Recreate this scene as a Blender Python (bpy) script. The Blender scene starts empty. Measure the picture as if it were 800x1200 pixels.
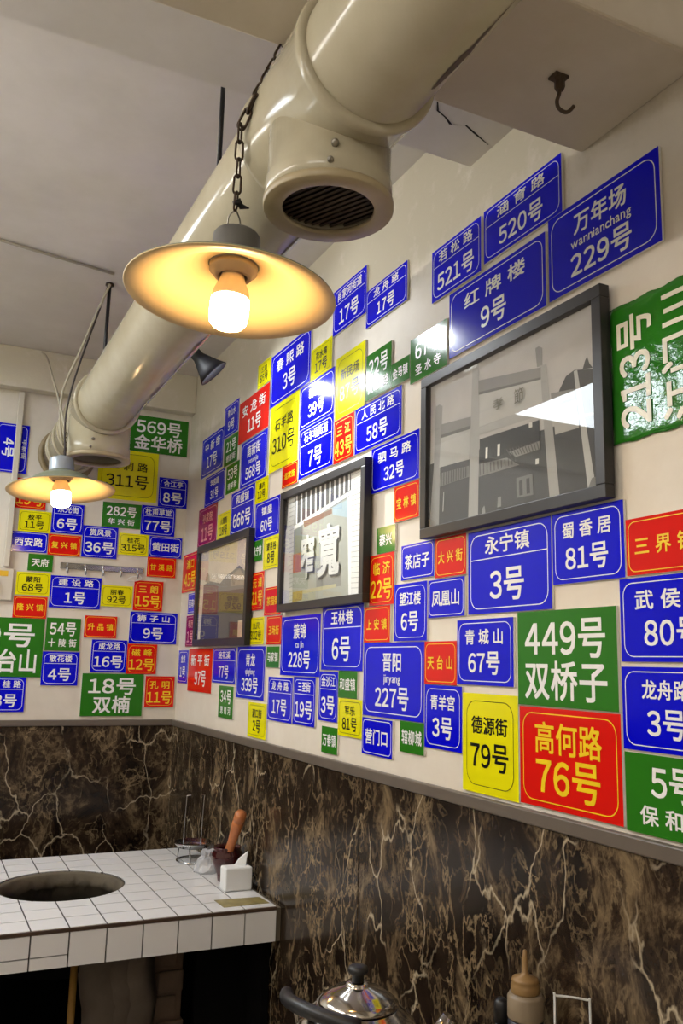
import bpy, bmesh, math, random
from mathutils import Vector, Matrix
random.seed(7)
PI = math.pi
scene = bpy.context.scene
COL = scene.collection
LIFT = 1.13          # everything below is measured from the top of the marble dado; the floor ends at z = 0

# ------------------------------------------------------------------ camera
cam_d = bpy.data.cameras.new('camera')
cam_d.sensor_fit = 'VERTICAL'; cam_d.sensor_height = 36.0; cam_d.lens = 1012/1200*36.0
cam_d.clip_start = 0.02
camera = bpy.data.objects.new('camera', cam_d); COL.objects.link(camera)
RC = Matrix(((0.899045, -0.098171, -0.426708), (-0.437156, -0.146177, -0.887427), (0.024745, 0.984375, -0.174336)))
camera.matrix_world = Matrix.Translation((-0.830, -3.021, 0.200)) @ RC.to_4x4()
scene.camera = camera
# ------------------------------------------------------------------ world, exposure
w = bpy.data.worlds.new('world'); scene.world = w; w.use_nodes = True
w.node_tree.nodes['Background'].inputs[0].default_value = (1, .96, .9, 1)
w.node_tree.nodes['Background'].inputs[1].default_value = 0.05
vs = scene.view_settings
vs.view_transform = 'Standard'; vs.look = 'None'; vs.gamma = 1.0; vs.use_curve_mapping = False
vs.exposure = 1.0
PANEL_POWER = 8.5      # added, unseen ceiling panel beside the table (W)
TUBE = 32.0           # emission of the tube lights added to brighten the room
SPOT_POWER = 28.0
BULB = 32.0           # emission of the warm bulbs
def area(name, loc, size, power, color, rot=(0, 0, 0)):
    l = bpy.data.lights.new(name, 'AREA'); l.shape = 'RECTANGLE'; l.size, l.size_y = size
    l.energy = power; l.color = color
    o = bpy.data.objects.new(name, l); COL.objects.link(o); o.location = loc; o.rotation_euler = rot
    return o
area('unseen_panel_light', (-1.45, -0.62, 1.196), (.56, .56), PANEL_POWER, (.86, .94, 1.0))

# ------------------------------------------------------------------ helpers
def lin(c):
    if not isinstance(c, (tuple, list)): c = (c, c, c)
    return tuple(((v/255)/12.92 if v/255 <= .04045 else ((v/255+.055)/1.055)**2.4) for v in c) + (1.0,)
def nodes(name):
    m = bpy.data.materials.new(name); m.use_nodes = True
    nt = m.node_tree; return m, nt, nt.nodes['Principled BSDF']
def mat(name, c, rough=.5, metal=0.0, noise=0.0, scale=8.0, bump=0.0, bscale=40.0, spec=.5, alpha=1.0, trans=0.0, coat=0.0):
    """plain procedural material: base colour with a little noise in it, and a noise bump"""
    m, nt, b = nodes(name); N, L = nt.nodes, nt.links
    col = lin(c)
    tc = N.new('ShaderNodeTexCoord')
    b.inputs['Base Color'].default_value = col
    nz = N.new('ShaderNodeTexNoise'); nz.inputs['Scale'].default_value = scale; nz.inputs['Detail'].default_value = 5
    L.new(tc.outputs['Object'], nz.inputs['Vector'])
    if noise:
        mx = N.new('ShaderNodeMix'); mx.data_type = 'RGBA'
        mx.inputs[6].default_value = tuple(v*(1-noise) for v in col[:3]) + (1,)
        mx.inputs[7].default_value = tuple(min(1, v*(1+noise*.6)) for v in col[:3]) + (1,)
        L.new(nz.outputs['Fac'], mx.inputs[0]); L.new(mx.outputs[2], b.inputs['Base Color'])
    if bump:
        n2 = N.new('ShaderNodeTexNoise'); n2.inputs['Scale'].default_value = bscale; n2.inputs['Detail'].default_value = 4
        L.new(tc.outputs['Object'], n2.inputs['Vector'])
        bp = N.new('ShaderNodeBump'); bp.inputs['Strength'].default_value = bump; bp.inputs['Distance'].default_value = .004
        L.new(n2.outputs['Fac'], bp.inputs['Height']); L.new(bp.outputs[0], b.inputs['Normal'])
    b.inputs['Roughness'].default_value = rough; b.inputs['Metallic'].default_value = metal
    b.inputs['Specular IOR Level'].default_value = spec; b.inputs['Alpha'].default_value = alpha
    b.inputs['Transmission Weight'].default_value = trans; b.inputs['Coat Weight'].default_value = coat
    return m
def emit(name, c, s):
    m, nt, b = nodes(name); b.inputs['Base Color'].default_value = (0.8, .8, .8, 1)
    b.inputs['Emission Color'].default_value = tuple(c) + (1,); b.inputs['Emission Strength'].default_value = s
    return m
class MB:
    """collects shapes; build() links them as ONE mesh object"""
    def __init__(s): s.v, s.f, s.m, s.sm = [], [], [], []
    def add(s, vs, fs, mi=0, smooth=False):
        o = len(s.v); s.v += [tuple(v) for v in vs]
        for f in fs: s.f.append(tuple(i+o for i in f)); s.m.append(mi); s.sm.append(smooth)
        return s
    def box(s, a, b, mi=0, M=None):
        x0, x1 = sorted((a[0], b[0])); y0, y1 = sorted((a[1], b[1])); z0, z1 = sorted((a[2], b[2]))
        vs = [(x, y, z) for z in (z0, z1) for y in (y0, y1) for x in (x0, x1)]
        if M: vs = [M @ Vector(v) for v in vs]
        return s.add(vs, [(0, 2, 3, 1), (4, 5, 7, 6), (0, 1, 5, 4), (2, 6, 7, 3), (0, 4, 6, 2), (1, 3, 7, 5)], mi)
    def lathe(s, prof, seg=48, M=None, mi=0, smooth=True, closed=False, mis=None):
        M = M or Matrix(); vs, fs = [], []
        n = len(prof)
        for r, z in prof:
            for k in range(seg):
                a = 2*PI*k/seg; vs.append(M @ Vector((r*math.cos(a), r*math.sin(a), z)))
        for i in range(n if closed else n-1):
            j = (i+1) % n; ff = []
            for k in range(seg):
                q = (k+1) % seg; ff.append((i*seg+k, i*seg+q, j*seg+q, j*seg+k))
            fs.append(ff)
        o = len(s.v); s.v += [tuple(v) for v in vs]
        for i, ff in enumerate(fs):
            for f in ff:
                s.f.append(tuple(q+o for q in f)); s.m.append(mis[i] if mis else mi); s.sm.append(smooth)
        if not closed:
            for e in (0, n-1):
                if prof[e][0] > 1e-4:
                    s.f.append(tuple(o+e*seg+k for k in (range(seg) if e else reversed(range(seg))))); s.m.append((mis[0 if e == 0 else -1] if mis else mi)); s.sm.append(False)
        return s
    def tube(s, pts, r, seg=8, mi=0, closed=False, cap=True):
        pts = [Vector(p) for p in pts]; n = len(pts); vs = []; up = None
        for i, p in enumerate(pts):
            t = (pts[(i+1) % n]-pts[i-1]) if closed else (pts[min(i+1, n-1)]-pts[max(i-1, 0)])
            t.normalize()
            if up is None:
                up = Vector((0, 0, 1)) if abs(t.z) < .9 else Vector((1, 0, 0))
            a = up - t*up.dot(t)
            if a.length < 1e-5: a = t.orthogonal()
            a.normalize(); up = a; b = t.cross(a)
            rr = r[i] if isinstance(r, (list, tuple)) else r
            for k in range(seg):
                q = 2*PI*k/seg; vs.append(p + (a*math.cos(q)+b*math.sin(q))*rr)
        fs = []
        for i in range(n if closed else n-1):
            j = (i+1) % n
            for k in range(seg):
                q = (k+1) % seg; fs.append((i*seg+k, i*seg+q, j*seg+q, j*seg+k))
        o = len(s.v); s.add(vs, fs, mi, True)
        if cap and not closed:
            s.f += [tuple(o+k for k in reversed(range(seg))), tuple(o+(n-1)*seg+k for k in range(seg))]; s.m += [mi, mi]; s.sm += [False, False]
        return s
    def build(s, name, mats, parent=None, bevel=0, origin=None):
        me = bpy.data.meshes.new(name)
        vs = s.v
        if origin is not None: vs = [tuple(Vector(v)-Vector(origin)) for v in s.v]
        me.from_pydata(vs, [], s.f)
        for m in (mats if isinstance(mats, (list, tuple)) else [mats]): me.materials.append(m)
        me.polygons.foreach_set('material_index', s.m); me.polygons.foreach_set('use_smooth', s.sm)
        me.update()
        bm = bmesh.new(); bm.from_mesh(me); bmesh.ops.recalc_face_normals(bm, faces=bm.faces); bm.to_mesh(me); bm.free()
        o = bpy.data.objects.new(name, me); COL.objects.link(o)
        if origin is not None: o.location = origin
        if parent is not None:
            o.parent = parent
        if bevel:
            md = o.modifiers.new('bevel', 'BEVEL'); md.width = bevel; md.segments = 2; md.limit_method = 'ANGLE'
        return o
def thing(name, label, cat, loc=(0, 0, 0), group=None):
    o = bpy.data.objects.new(name, None); COL.objects.link(o); o.location = loc; o.empty_display_size = .05
    return tag(o, label, cat, group)
def tag(o, label, cat, group=None):
    o['label'] = label; o['category'] = cat
    if group: o['group'] = group
    return o
def struct(o): o['kind'] = 'structure'; return o
def T(x, y, z): return Matrix.Translation((x, y, z))
def Rm(a, ax): return Matrix.Rotation(a, 4, ax)
def along(p, d):
    """matrix whose z axis runs along d from p"""
    return Matrix.Translation(p) @ Vector(d).to_track_quat('Z', 'Y').to_matrix().to_4x4()
def copy_tree(o, parent=None):
    c = o.copy(); COL.objects.link(c)
    if parent is not None: c.parent = parent
    for ch in list(o.children): copy_tree(ch, c)
    return c
def smooth_path(pts, n=8):
    pts = [Vector(p) for p in pts]; out = []
    for i in range(len(pts)-1):
        p0 = pts[max(i-1, 0)]; p1 = pts[i]; p2 = pts[i+1]; p3 = pts[min(i+2, len(pts)-1)]
        for k in range(n):
            t = k/n
            out.append(.5*((2*p1)+(p2-p0)*t+(2*p0-5*p1+4*p2-p3)*t*t+(3*p1-p0-3*p2+p3)*t**3))
    return out+[pts[-1]]

# ------------------------------------------------------------------ lettering (built-in font)
_fc = bpy.data.curves.new('lettering', 'FONT'); _fo = bpy.data.objects.new('lettering', _fc); COL.objects.link(_fo)
_fc.resolution_u = 3
_G = {}
def glyph(ch, off=.016):
    k = (ch, off)
    if k not in _G:
        _fc.body = chr(ord(ch)+0xFEE0) if ch.isdigit() else ch
        bpy.context.view_layer.update()
        me = bpy.data.meshes.new_from_object(_fo.evaluated_get(bpy.context.evaluated_depsgraph_get()))
        vs = [(v.co.x, v.co.y, 0.0) for v in me.vertices]; fs = [tuple(p.vertices) for p in me.polygons]
        bpy.data.meshes.remove(me)
        if off:      # bolder strokes: the outline laid four times, a little apart
            V, F = [], []
            for q, (dx, dy) in enumerate(((-off, -off), (off, -off), (-off, off), (off, off))):
                F += [tuple(i+len(V) for i in f) for f in fs]; V += [(x+dx, y+dy, q*.00008) for x, y, _ in vs]
            vs, fs = V, F
        _G[k] = (vs, fs, min(v[0] for v in vs), max(v[0] for v in vs))
    return _G[k]
def line(mb, text, cx, cy, h, maxw, to3, spread=None, off=.016, low=False):
    """one line of lettering: h = height of a character, squeezed to maxw; to3 maps (a, b) in the plate's plane to space"""
    items, x = [], 0.0
    for ch in text:
        if ch == ' ': x += .30; continue
        vs, fs, x0, x1 = glyph(ch, off)
        cjk = ord(ch) > 0x2000
        if cjk: items.append((vs, fs, x)); x += 1.02
        else: items.append((vs, fs, x-x0+.03)); x += (x1-x0)+.075
    if not items: return
    sc = h/.90 if any(ord(c) > 0x2000 for c in text) else h/.72
    wd = x*sc; sx = sc
    if spread and wd < spread and len(items) > 1: sx = min(spread/x, sc*1.6)
    if x*sx > maxw: sx = maxw/x
    base = (.38 if any(ord(c) > 0x2000 for c in text) else (.26 if low else .34))
    for vs, fs, ox in items:
        mb.add([to3(cx+(ox+v[0]-x/2)*sx, cy+(v[1]-base)*sc, v[2]) for v in vs], fs)

# ------------------------------------------------------------------ tables of measured places
PLATES = [
 ('b', 'B', 'V', '中新街', '4号', '', -0.6617, -0.5582, 0.8041, 0.9709, 'blue address plate reading 中新街 4号 on back wall, above yellow 敖平 11号 plate'),
 ('b', 'G', 'G2', '金华桥', '569号', '', -0.2232, -0.0115, 0.9317, 1.0654, 'green address plate reading 金华桥 569号 on back wall, above blue 合江亭 8号 plate'),
 ('b', 'Y', 'Y', '三 洞 路', '311号', '', -0.3233, -0.1137, 0.7511, 0.9309, 'yellow address plate numbered 311号 on back wall, above green 华兴街 282号 plate'),
 ('b', 'B', 'L', '合江亭', '8号', '', -0.1071, -0.002, 0.7413, 0.8474, 'blue address plate reading 合江亭 8号 on back wall, above blue 杜甫草堂 77号 plate'),
 ('b', 'R', '2', '', '19号', '', -0.5878, -0.4862, 0.6876, 0.7904, 'red address plate numbered 19号 on back wall, above yellow 敖平 11号 plate'),
 ('b', 'Y', 'Y', '敖平', '11号', '', -0.5679, -0.4651, 0.6109, 0.683, 'yellow address plate reading 敖平 11号 on back wall, above blue 西安路 plate'),
 ('b', 'B', 'L', '东光街', '6号', '', -0.4629, -0.3592, 0.6147, 0.718, 'blue address plate reading 东光街 6号 on back wall, above red 复兴镇 plate'),
 ('b', 'G', 'GN', '华 兴 街', '282号', '', -0.2979, -0.1641, 0.6516, 0.7385, 'green address plate reading 华兴街 282号 on back wall, left of blue 杜甫草堂 77号 plate'),
 ('b', 'B', 'L', '杜甫草堂', '77号', '', -0.1627, -0.0406, 0.6354, 0.7405, 'blue address plate reading 杜甫草堂 77号 on back wall, right of green 华兴街 282号 plate'),
 ('b', 'B', '1', '西安路', '', '', -0.5887, -0.4701, 0.5436, 0.61, 'blue address plate reading 西安路 on back wall, left of red 复兴镇 plate'),
 ('b', 'R', '1s', '复 兴 镇', '', '', -0.4679, -0.3624, 0.5396, 0.6101, 'red address plate reading 复兴镇 on back wall, right of blue 西安路 plate'),
 ('b', 'B', 'L', '赏风景', '36号', '', -0.3584, -0.2391, 0.5408, 0.6503, 'blue address plate reading 赏风景 36号 on back wall, right of red 复兴镇 plate'),
 ('b', 'Y', 'Y', '桂花', '315号', '', -0.2353, -0.132, 0.5586, 0.6346, 'yellow address plate numbered 315号 on back wall, left of blue 黄田街 plate'),
 ('b', 'B', '1', '黄田街', '', '', -0.1285, -0.0107, 0.5586, 0.6328, 'blue address plate reading 黄田街 on back wall, above red 甘溪路 plate'),
 ('b', 'G', '1g', '天府', '', '', -0.5267, -0.4477, 0.4824, 0.5388, 'green address plate reading 天府 on back wall, above yellow 蒙阳 68号 plate'),
 ('b', 'R', '1s', '甘 溪 路', '', '', -0.1312, -0.0285, 0.4882, 0.5578, 'red address plate reading 甘溪路 on back wall, below blue 黄田街 plate'),
 ('b', 'Y', 'Y', '蒙阳', '68号', '', -0.5584, -0.4512, 0.4013, 0.4769, 'yellow address plate reading 蒙阳 68号 on back wall, above red 隆兴镇 plate'),
 ('b', 'B', 'L', '建 设 路', '1号', '', -0.4498, -0.283, 0.3648, 0.472, 'blue address plate reading 建设路 1号 on back wall, left of yellow 丽春 92号 plate'),
 ('b', 'Y', 'Y', '丽春', '92号', '', -0.2816, -0.1754, 0.377, 0.4501, 'yellow address plate reading 丽春 92号 on back wall, right of blue 建设路 1号 plate'),
 ('b', 'R', '2', '三 朗', '15号', '', -0.1716, -0.0693, 0.3687, 0.4726, 'red address plate numbered 15号 on back wall, right of yellow 丽春 92号 plate'),
 ('b', 'R', '1s', '隆 兴 镇', '', '', -0.5604, -0.4548, 0.3262, 0.3969, 'red address plate reading 隆兴镇 on back wall, below yellow 蒙阳 68号 plate'),
 ('b', 'G', 'G2', '天台山', '9号', '', -0.6723, -0.4564, 0.1358, 0.3254, 'green address plate numbered 9号 on back wall, below red 隆兴镇 plate'),
 ('b', 'G', 'GN', '十 陵 街', '54号', '', -0.4518, -0.3414, 0.2235, 0.3313, 'green address plate reading 十陵街 54号 on back wall, above blue 散花楼 4号 plate'),
 ('b', 'B', 'L', '散花楼', '4号', '', -0.4556, -0.3382, 0.1108, 0.2201, 'blue address plate reading 散花楼 4号 on back wall, below green 十陵街 54号 plate'),
 ('b', 'R', '1s', '升 品 镇', '', '', -0.3296, -0.2216, 0.2699, 0.3438, 'red address plate reading 升品镇 on back wall, above blue 成龙路 16号 plate'),
 ('b', 'B', 'L', '狮 子 山', '9号', '', -0.1783, -0.0117, 0.2565, 0.3642, 'blue address plate reading 狮子山 9号 on back wall, right of blue 成龙路 16号 plate'),
 ('b', 'B', 'L', '成龙路', '16号', '', -0.3009, -0.1819, 0.1557, 0.2643, 'blue address plate reading 成龙路 16号 on back wall, above green 双楠 18号 plate'),
 ('b', 'R', '2', '磁 峰', '12号', '', -0.1803, -0.0778, 0.1524, 0.2537, 'red address plate numbered 12号 on back wall, right of blue 成龙路 16号 plate'),
 ('b', 'G', 'G2', '双楠', '18号', '', -0.3236, -0.118, 0.0115, 0.1516, 'green address plate reading 双楠 18号 on back wall, below blue 成龙路 16号 plate'),
 ('b', 'R', '2', '孔 明', '11号', '', -0.1111, -0.0093, 0.0413, 0.146, 'red address plate reading 孔明 11号 on back wall, right of green 双楠 18号 plate'),
 ('b', 'B', 'L', '佳 桂 路', '3号', '', -0.6163, -0.4999, 0.0252, 0.135, 'blue address plate numbered 3号 on back wall, left of blue 散花楼 4号 plate'),
 ('r', 'B', 'N', '中 新 街', '17号', '', 0.1787, 0.4146, 0.8178, 0.9542, 'blue address plate reading 中新街 17号 on long wall, left of red 安龙街 11号 plate'),
 ('r', 'B', 'N', '青山水', '9号', '', 0.4154, 0.5547, 0.9056, 1.0104, 'blue address plate numbered 9号 on long wall, left of red 安龙街 11号 plate'),
 ('r', 'R', 'RW', '安 龙 街', '11号', '', 0.5617, 0.8169, 0.8542, 0.9845, 'red address plate reading 安龙街 11号 on long wall, above blue 南新街 568号 plate'),
 ('r', 'G', 'GN', '晋原街', '21号', '', 0.4293, 0.5598, 0.8104, 0.9007, 'green address plate numbered 21号 on long wall, left of red 安龙街 11号 plate'),
 ('r', 'G', 'GN', '青羊街', '53号', '', 0.4607, 0.5848, 0.7156, 0.8061, 'green address plate numbered 53号 on long wall, left of blue 南新街 568号 plate'),
 ('r', 'B', 'P', '南新街', '568号', 'nanxinjie', 0.5966, 0.8156, 0.7113, 0.8492, 'blue address plate reading 南新街 568号 on long wall, below red 安龙街 11号 plate'),
 ('r', 'B', 'N', '华宫路', '31号', '', 0.2365, 0.4463, 0.7087, 0.8092, 'blue address plate numbered 31号 on long wall, below blue 中新街 17号 plate'),
 ('r', 'M', '2', '孙家院', '11号', '', 0.1794, 0.3878, 0.5752, 0.7079, 'dark magenta address plate numbered 11号 on long wall, below blue 中新街 17号 plate'),
 ('r', 'Y', 'Y', '大观街', '18号', '', 0.3927, 0.522, 0.5758, 0.662, 'yellow address plate numbered 18号 on long wall, left of blue 和盛镇 666号 plate'),
 ('r', 'B', 'L', '和盛镇', '666号', '', 0.5233, 0.7309, 0.5761, 0.7082, 'blue address plate reading 和盛镇 666号 on long wall, left of yellow 通济 12号 plate'),
 ('r', 'Y', 'Y', '石羊路', '310号', '', 0.8336, 1.0369, 0.7125, 0.9, 'yellow address plate reading 石羊路 310号 on long wall, below blue 春熙路 3号 plate'),
 ('r', 'Y', 'Y', '通济', '12号', '', 0.7348, 0.8371, 0.6421, 0.7105, 'yellow address plate reading 通济 12号 on long wall, right of blue 和盛镇 666号 plate'),
 ('r', 'B', 'N', '镇皇', '60号', '', 0.743, 0.9286, 0.5364, 0.6413, 'blue address plate numbered 60号 on long wall, below yellow 通济 12号 plate'),
 ('r', 'R', '1s', '温家街', '', '', 0.9374, 1.0409, 0.6531, 0.7117, 'small red name plate with yellow text on long wall, below yellow 石羊路 310号 plate'),
 ('r', 'B', 'N', '鞠志桥', '39号', '', 1.0439, 1.248, 0.7854, 0.8969, 'blue address plate numbered 39号 on long wall, above blue 石羊场街道 7号 plate'),
 ('r', 'B', 'L', '石羊场街道', '7号', '', 1.0487, 1.2496, 0.6578, 0.7834, 'blue address plate reading 石羊场街道 7号 on long wall, left of red 三江 43号 plate'),
 ('r', 'B', 'N', '春 熙 路', '3号', '', 0.824, 1.1004, 0.902, 1.0523, 'blue address plate reading 春熙路 3号 on long wall, above yellow 石羊路 310号 plate'),
 ('r', 'Y', 'Y', '三道', '65号', '', 0.7138, 0.8187, 0.9886, 1.0619, 'yellow address plate numbered 65号 on long wall, left of blue 春熙路 3号 plate'),
 ('r', 'Y', 'Y', '花水湾', '17号', '', 1.1067, 1.2306, 0.8979, 0.9804, 'yellow address plate reading 花水湾 17号 on long wall, right of blue 春熙路 3号 plate'),
 ('r', 'B', 'L', '肖家河街道', '17号', '', 1.2314, 1.4048, 0.9742, 1.0874, 'blue address plate reading 肖家河街道 17号 on long wall, left of blue 龙舟路 17号 plate'),
 ('r', 'B', 'L', '龙 舟 路', '17号', '', 1.4056, 1.5862, 0.934, 1.0199, 'blue address plate reading 龙舟路 17号 on long wall, right of blue 肖家河街道 17号 plate'),
 ('r', 'Y', 'Y', '新民场', '87号', '', 1.2566, 1.4058, 0.7589, 0.9097, 'yellow address plate reading 新民场 87号 on long wall, above red 三江 43号 plate'),
 ('r', 'G', 'GN', '黄 土 路', '22号', '', 1.4123, 1.5252, 0.765, 0.8675, 'green address plate numbered 22号 on long wall, above blue 人民北路 58号 plate'),
 ('r', 'G', '1g', '金马镇', '', '', 1.526, 1.6, 0.7632, 0.8131, 'green address plate reading 金马镇 on long wall, above blue 人民北路 58号 plate'),
 ('r', 'G', 'GN', '圣 水 寺', '67号', '', 1.6027, 1.7359, 0.7486, 0.8394, 'green address plate numbered 67号 on long wall, right of green 金马镇 plate'),
 ('r', 'R', '2', '三 江', '43号', '', 1.2544, 1.3573, 0.6556, 0.7573, 'red address plate reading 三江 43号 on long wall, left of blue 人民北路 58号 plate'),
 ('r', 'B', 'L', '人 民 北 路', '58号', '', 1.3645, 1.5702, 0.6555, 0.7581, 'blue address plate reading 人民北路 58号 on long wall, right of red 三江 43号 plate'),
 ('r', 'B', 'N', '驷 马 路', '32号', '', 1.4448, 1.64, 0.5532, 0.6505, 'blue address plate reading 驷马路 32号 on long wall, above red 宝林镇 plate'),
 ('r', 'R', '1s', '宝 林 镇', '', '', 1.5449, 1.6409, 0.4791, 0.5503, 'red address plate reading 宝林镇 on long wall, below blue 驷马路 32号 plate'),
 ('r', 'G', '1g', '泰兴', '', '', 1.4752, 1.5514, 0.4236, 0.4771, 'green address plate reading 泰兴 on long wall, above red 临济 22号 plate'),
 ('r', 'B', '1', '茶店子', '', '', 1.5767, 1.6959, 0.362, 0.4292, 'blue address plate reading 茶店子 on long wall, left of red 大兴街 plate'),
 ('r', 'R', '1s', '大 兴 街', '', '', 1.6996, 1.7985, 0.3572, 0.4279, 'red address plate reading 大兴街 on long wall, right of blue 茶店子 plate'),
 ('r', 'R', '2', '临 济', '22号', '', 1.4457, 1.5493, 0.3196, 0.4226, 'red address plate reading 临济 22号 on long wall, below green 泰兴 plate'),
 ('r', 'R', '1s', '上 安 镇', '', '', 1.4255, 1.5355, 0.2466, 0.318, 'red address plate reading 上安镇 on long wall, below red 临济 22号 plate'),
 ('r', 'B', 'N', '望江楼', '6号', '', 1.5512, 1.6726, 0.2473, 0.3556, 'blue address plate reading 望江楼 6号 on long wall, left of blue 凤凰山 plate'),
 ('r', 'B', '1', '凤凰山', '', '', 1.6768, 1.7938, 0.2871, 0.3544, 'blue address plate reading 凤凰山 on long wall, below red 大兴街 plate'),
 ('r', 'B', 'L', '玉林巷', '6号', '', 1.2187, 1.4227, 0.1884, 0.3302, 'blue address plate reading 玉林巷 6号 on long wall, left of red 上安镇 plate'),
 ('r', 'B', 'P', '簇锦', '228号', 'cu jin', 0.9726, 1.2104, 0.1716, 0.315, 'blue address plate reading 簇锦 228号 on long wall, right of red 王场街 plate'),
 ('r', 'B', 'P', '晋阳', '227号', 'jinyang', 1.4276, 1.6644, 0.1019, 0.2452, 'blue address plate reading 晋阳 227号 on long wall, left of red 天台山 plate'),
 ('r', 'R', '1s', '天 台 山', '', '', 1.6652, 1.7701, 0.1707, 0.2453, 'red address plate reading 天台山 on long wall, above blue 青羊宫 3号 plate'),
 ('r', 'B', 'N', '青 城 山', '67号', '', 1.7713, 1.927, 0.1733, 0.2797, 'blue address plate reading 青城山 67号 on long wall, right of red 天台山 plate'),
 ('r', 'B', 'N', '青羊宫', '3号', '', 1.6672, 1.786, 0.0614, 0.1692, 'blue address plate reading 青羊宫 3号 on long wall, below red 天台山 plate'),
 ('r', 'B', 'L', '金沙江', '3号', '', 1.2112, 1.3087, 0.0775, 0.1846, 'blue address plate reading 金沙江 3号 on long wall, left of green 和盛镇 plate'),
 ('r', 'G', '1g', '和盛镇', '', '', 1.3108, 1.4002, 0.1318, 0.1876, 'green address plate reading 和盛镇 on long wall, above yellow 军乐 81号 plate'),
 ('r', 'Y', 'Y', '军乐', '81号', '', 1.3134, 1.4253, 0.0533, 0.1305, 'yellow address plate reading 军乐 81号 on long wall, below green 和盛镇 plate'),
 ('r', 'B', '1', '营门口', '', '', 1.4262, 1.5506, 0.0268, 0.0977, 'blue address plate reading 营门口 on long wall, right of yellow 军乐 81号 plate'),
 ('r', 'G', '1g', '辖柳城', '', '', 1.5798, 1.6657, 0.0449, 0.1007, 'green address plate reading 辖柳城 on long wall, left of blue 青羊宫 3号 plate'),
 ('r', 'G', '1g', '万春镇', '', '', 1.2318, 1.3126, 0.0103, 0.0663, 'green address plate reading 万春镇 on long wall, below blue 金沙江 3号 plate'),
 ('r', 'B', 'L', '龙 舟 路', '17号', '', 0.895, 1.0571, 0.0581, 0.1657, 'blue address plate reading 龙舟路 17号 on long wall, left of blue 三圣街 19号 plate'),
 ('r', 'B', 'L', '三圣街', '19号', '', 1.0629, 1.1917, 0.059, 0.1693, 'blue address plate reading 三圣街 19号 on long wall, right of blue 龙舟路 17号 plate'),
 ('r', 'B', 'P', '青龙', '339号', 'qinglong', 0.6435, 0.8651, 0.103, 0.2439, 'blue address plate reading 青龙 339号 on long wall, below yellow 九尺 332号 plate'),
 ('r', 'B', 'L', '浣花溪', '77号', '', 0.4179, 0.6325, 0.1377, 0.241, 'blue address plate numbered 77号 on long wall, right of red 新平街 97号 plate'),
 ('r', 'R', 'RW', '新 平 街', '97号', '', 0.1511, 0.4126, 0.1032, 0.2411, 'red address plate reading 新平街 97号 on long wall, right of blue 金泉 1号 plate'),
 ('r', 'B', 'N', '金泉', '1号', '', 0.0248, 0.1449, 0.1259, 0.2361, 'blue address plate reading 金泉 1号 on long wall, left of red 新平街 97号 plate'),
 ('r', 'G', 'GN', '思 蜀 河', '34号', '', 0.4922, 0.6239, 0.0392, 0.1311, 'green address plate numbered 34号 on long wall, left of blue 青龙 339号 plate'),
 ('r', 'Y', 'Y', '灌口街', '2号', '', 0.7523, 0.8892, 0.0055, 0.0957, 'yellow address plate reading 灌口街 2号 on long wall, left of blue 龙舟路 17号 plate'),
 ('r', 'G', '1g', '马家镇', '', '', 0.8746, 0.9631, 0.1891, 0.2427, 'green address plate reading 马家镇 on long wall, below red 王场街 plate'),
 ('r', 'Y', 'Y', '九尺', '332号', '', 0.728, 0.8476, 0.2488, 0.322, 'yellow address plate reading 九尺 332号 on long wall, above blue 青龙 339号 plate'),
 ('r', 'R', '1s', '王场街', '', '', 0.8661, 0.9718, 0.2476, 0.3203, 'red address plate reading 王场街 on long wall, above green 马家镇 plate'),
 ('r', 'R', '1s', '茶园街', '', '', 0.8421, 0.9616, 0.3238, 0.3977, 'small red name plate with yellow text on long wall, above red 王场街 plate'),
 ('r', 'R', '2', '元 通', '21号', '', 0.7343, 0.834, 0.3417, 0.446, 'red address plate numbered 21号 on long wall, above yellow 九尺 332号 plate'),
 ('r', 'G', '1g', '永宁镇', '', '', 0.7356, 0.8112, 0.4773, 0.5348, 'green address plate reading 永宁镇 on long wall, below blue 和盛镇 666号 plate'),
 ('r', 'Y', 'Y', '望月谷', '8号', '', 0.8201, 0.9367, 0.4479, 0.5356, 'yellow address plate numbered 8号 on long wall, right of green 永宁镇 plate'),
 ('r', 'R', '2', '浦口', '45号', '', 0.0144, 0.2061, 0.4354, 0.57, 'red address plate numbered 45号 on long wall, above blue 金泉 1号 plate'),
 ('r', 'B', '1', '西南桥', '', '', 0.1041, 0.2157, 0.3598, 0.4275, 'small blue name plate with white text on long wall, above blue 金泉 1号 plate'),
 ('r', 'M', '2', '明月', '1号', '', 0.0964, 0.207, 0.248, 0.3527, 'dark magenta address plate numbered 1号 on long wall, above blue 金泉 1号 plate'),
 ('r', 'B', 'L', '永宁镇', '3号', '', 1.8046, 2.02, 0.2879, 0.4259, 'blue address plate reading 永宁镇 3号 on long wall, left of blue 蜀香居 81号 plate'),
 ('r', 'B', 'N', '蜀 香 居', '81号', '', 2.0228, 2.1672, 0.3222, 0.4263, 'blue address plate reading 蜀香居 81号 on long wall, left of red 三界镇 plate'),
 ('r', 'R', '1s', '三 界 镇', '', '', 2.1705, 2.2979, 0.3233, 0.3977, 'red address plate reading 三界镇 on long wall, right of blue 蜀香居 81号 plate'),
 ('r', 'B', 'N', '武 侯 祠', '80号', '', 2.1559, 2.3286, 0.2133, 0.32, 'blue address plate numbered 80号 on long wall, below red 三界镇 plate'),
 ('r', 'B', 'N', '龙舟路', '3号', '', 2.1548, 2.3005, 0.104, 0.207, 'blue address plate reading 龙舟路 3号 on long wall, right of green 双桥子 449号 plate'),
 ('r', 'G', 'GN', '保 和 街', '5号', '', 2.1558, 2.3142, 0.0049, 0.1006, 'green address plate numbered 5号 on long wall, below blue 龙舟路 3号 plate'),
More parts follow.
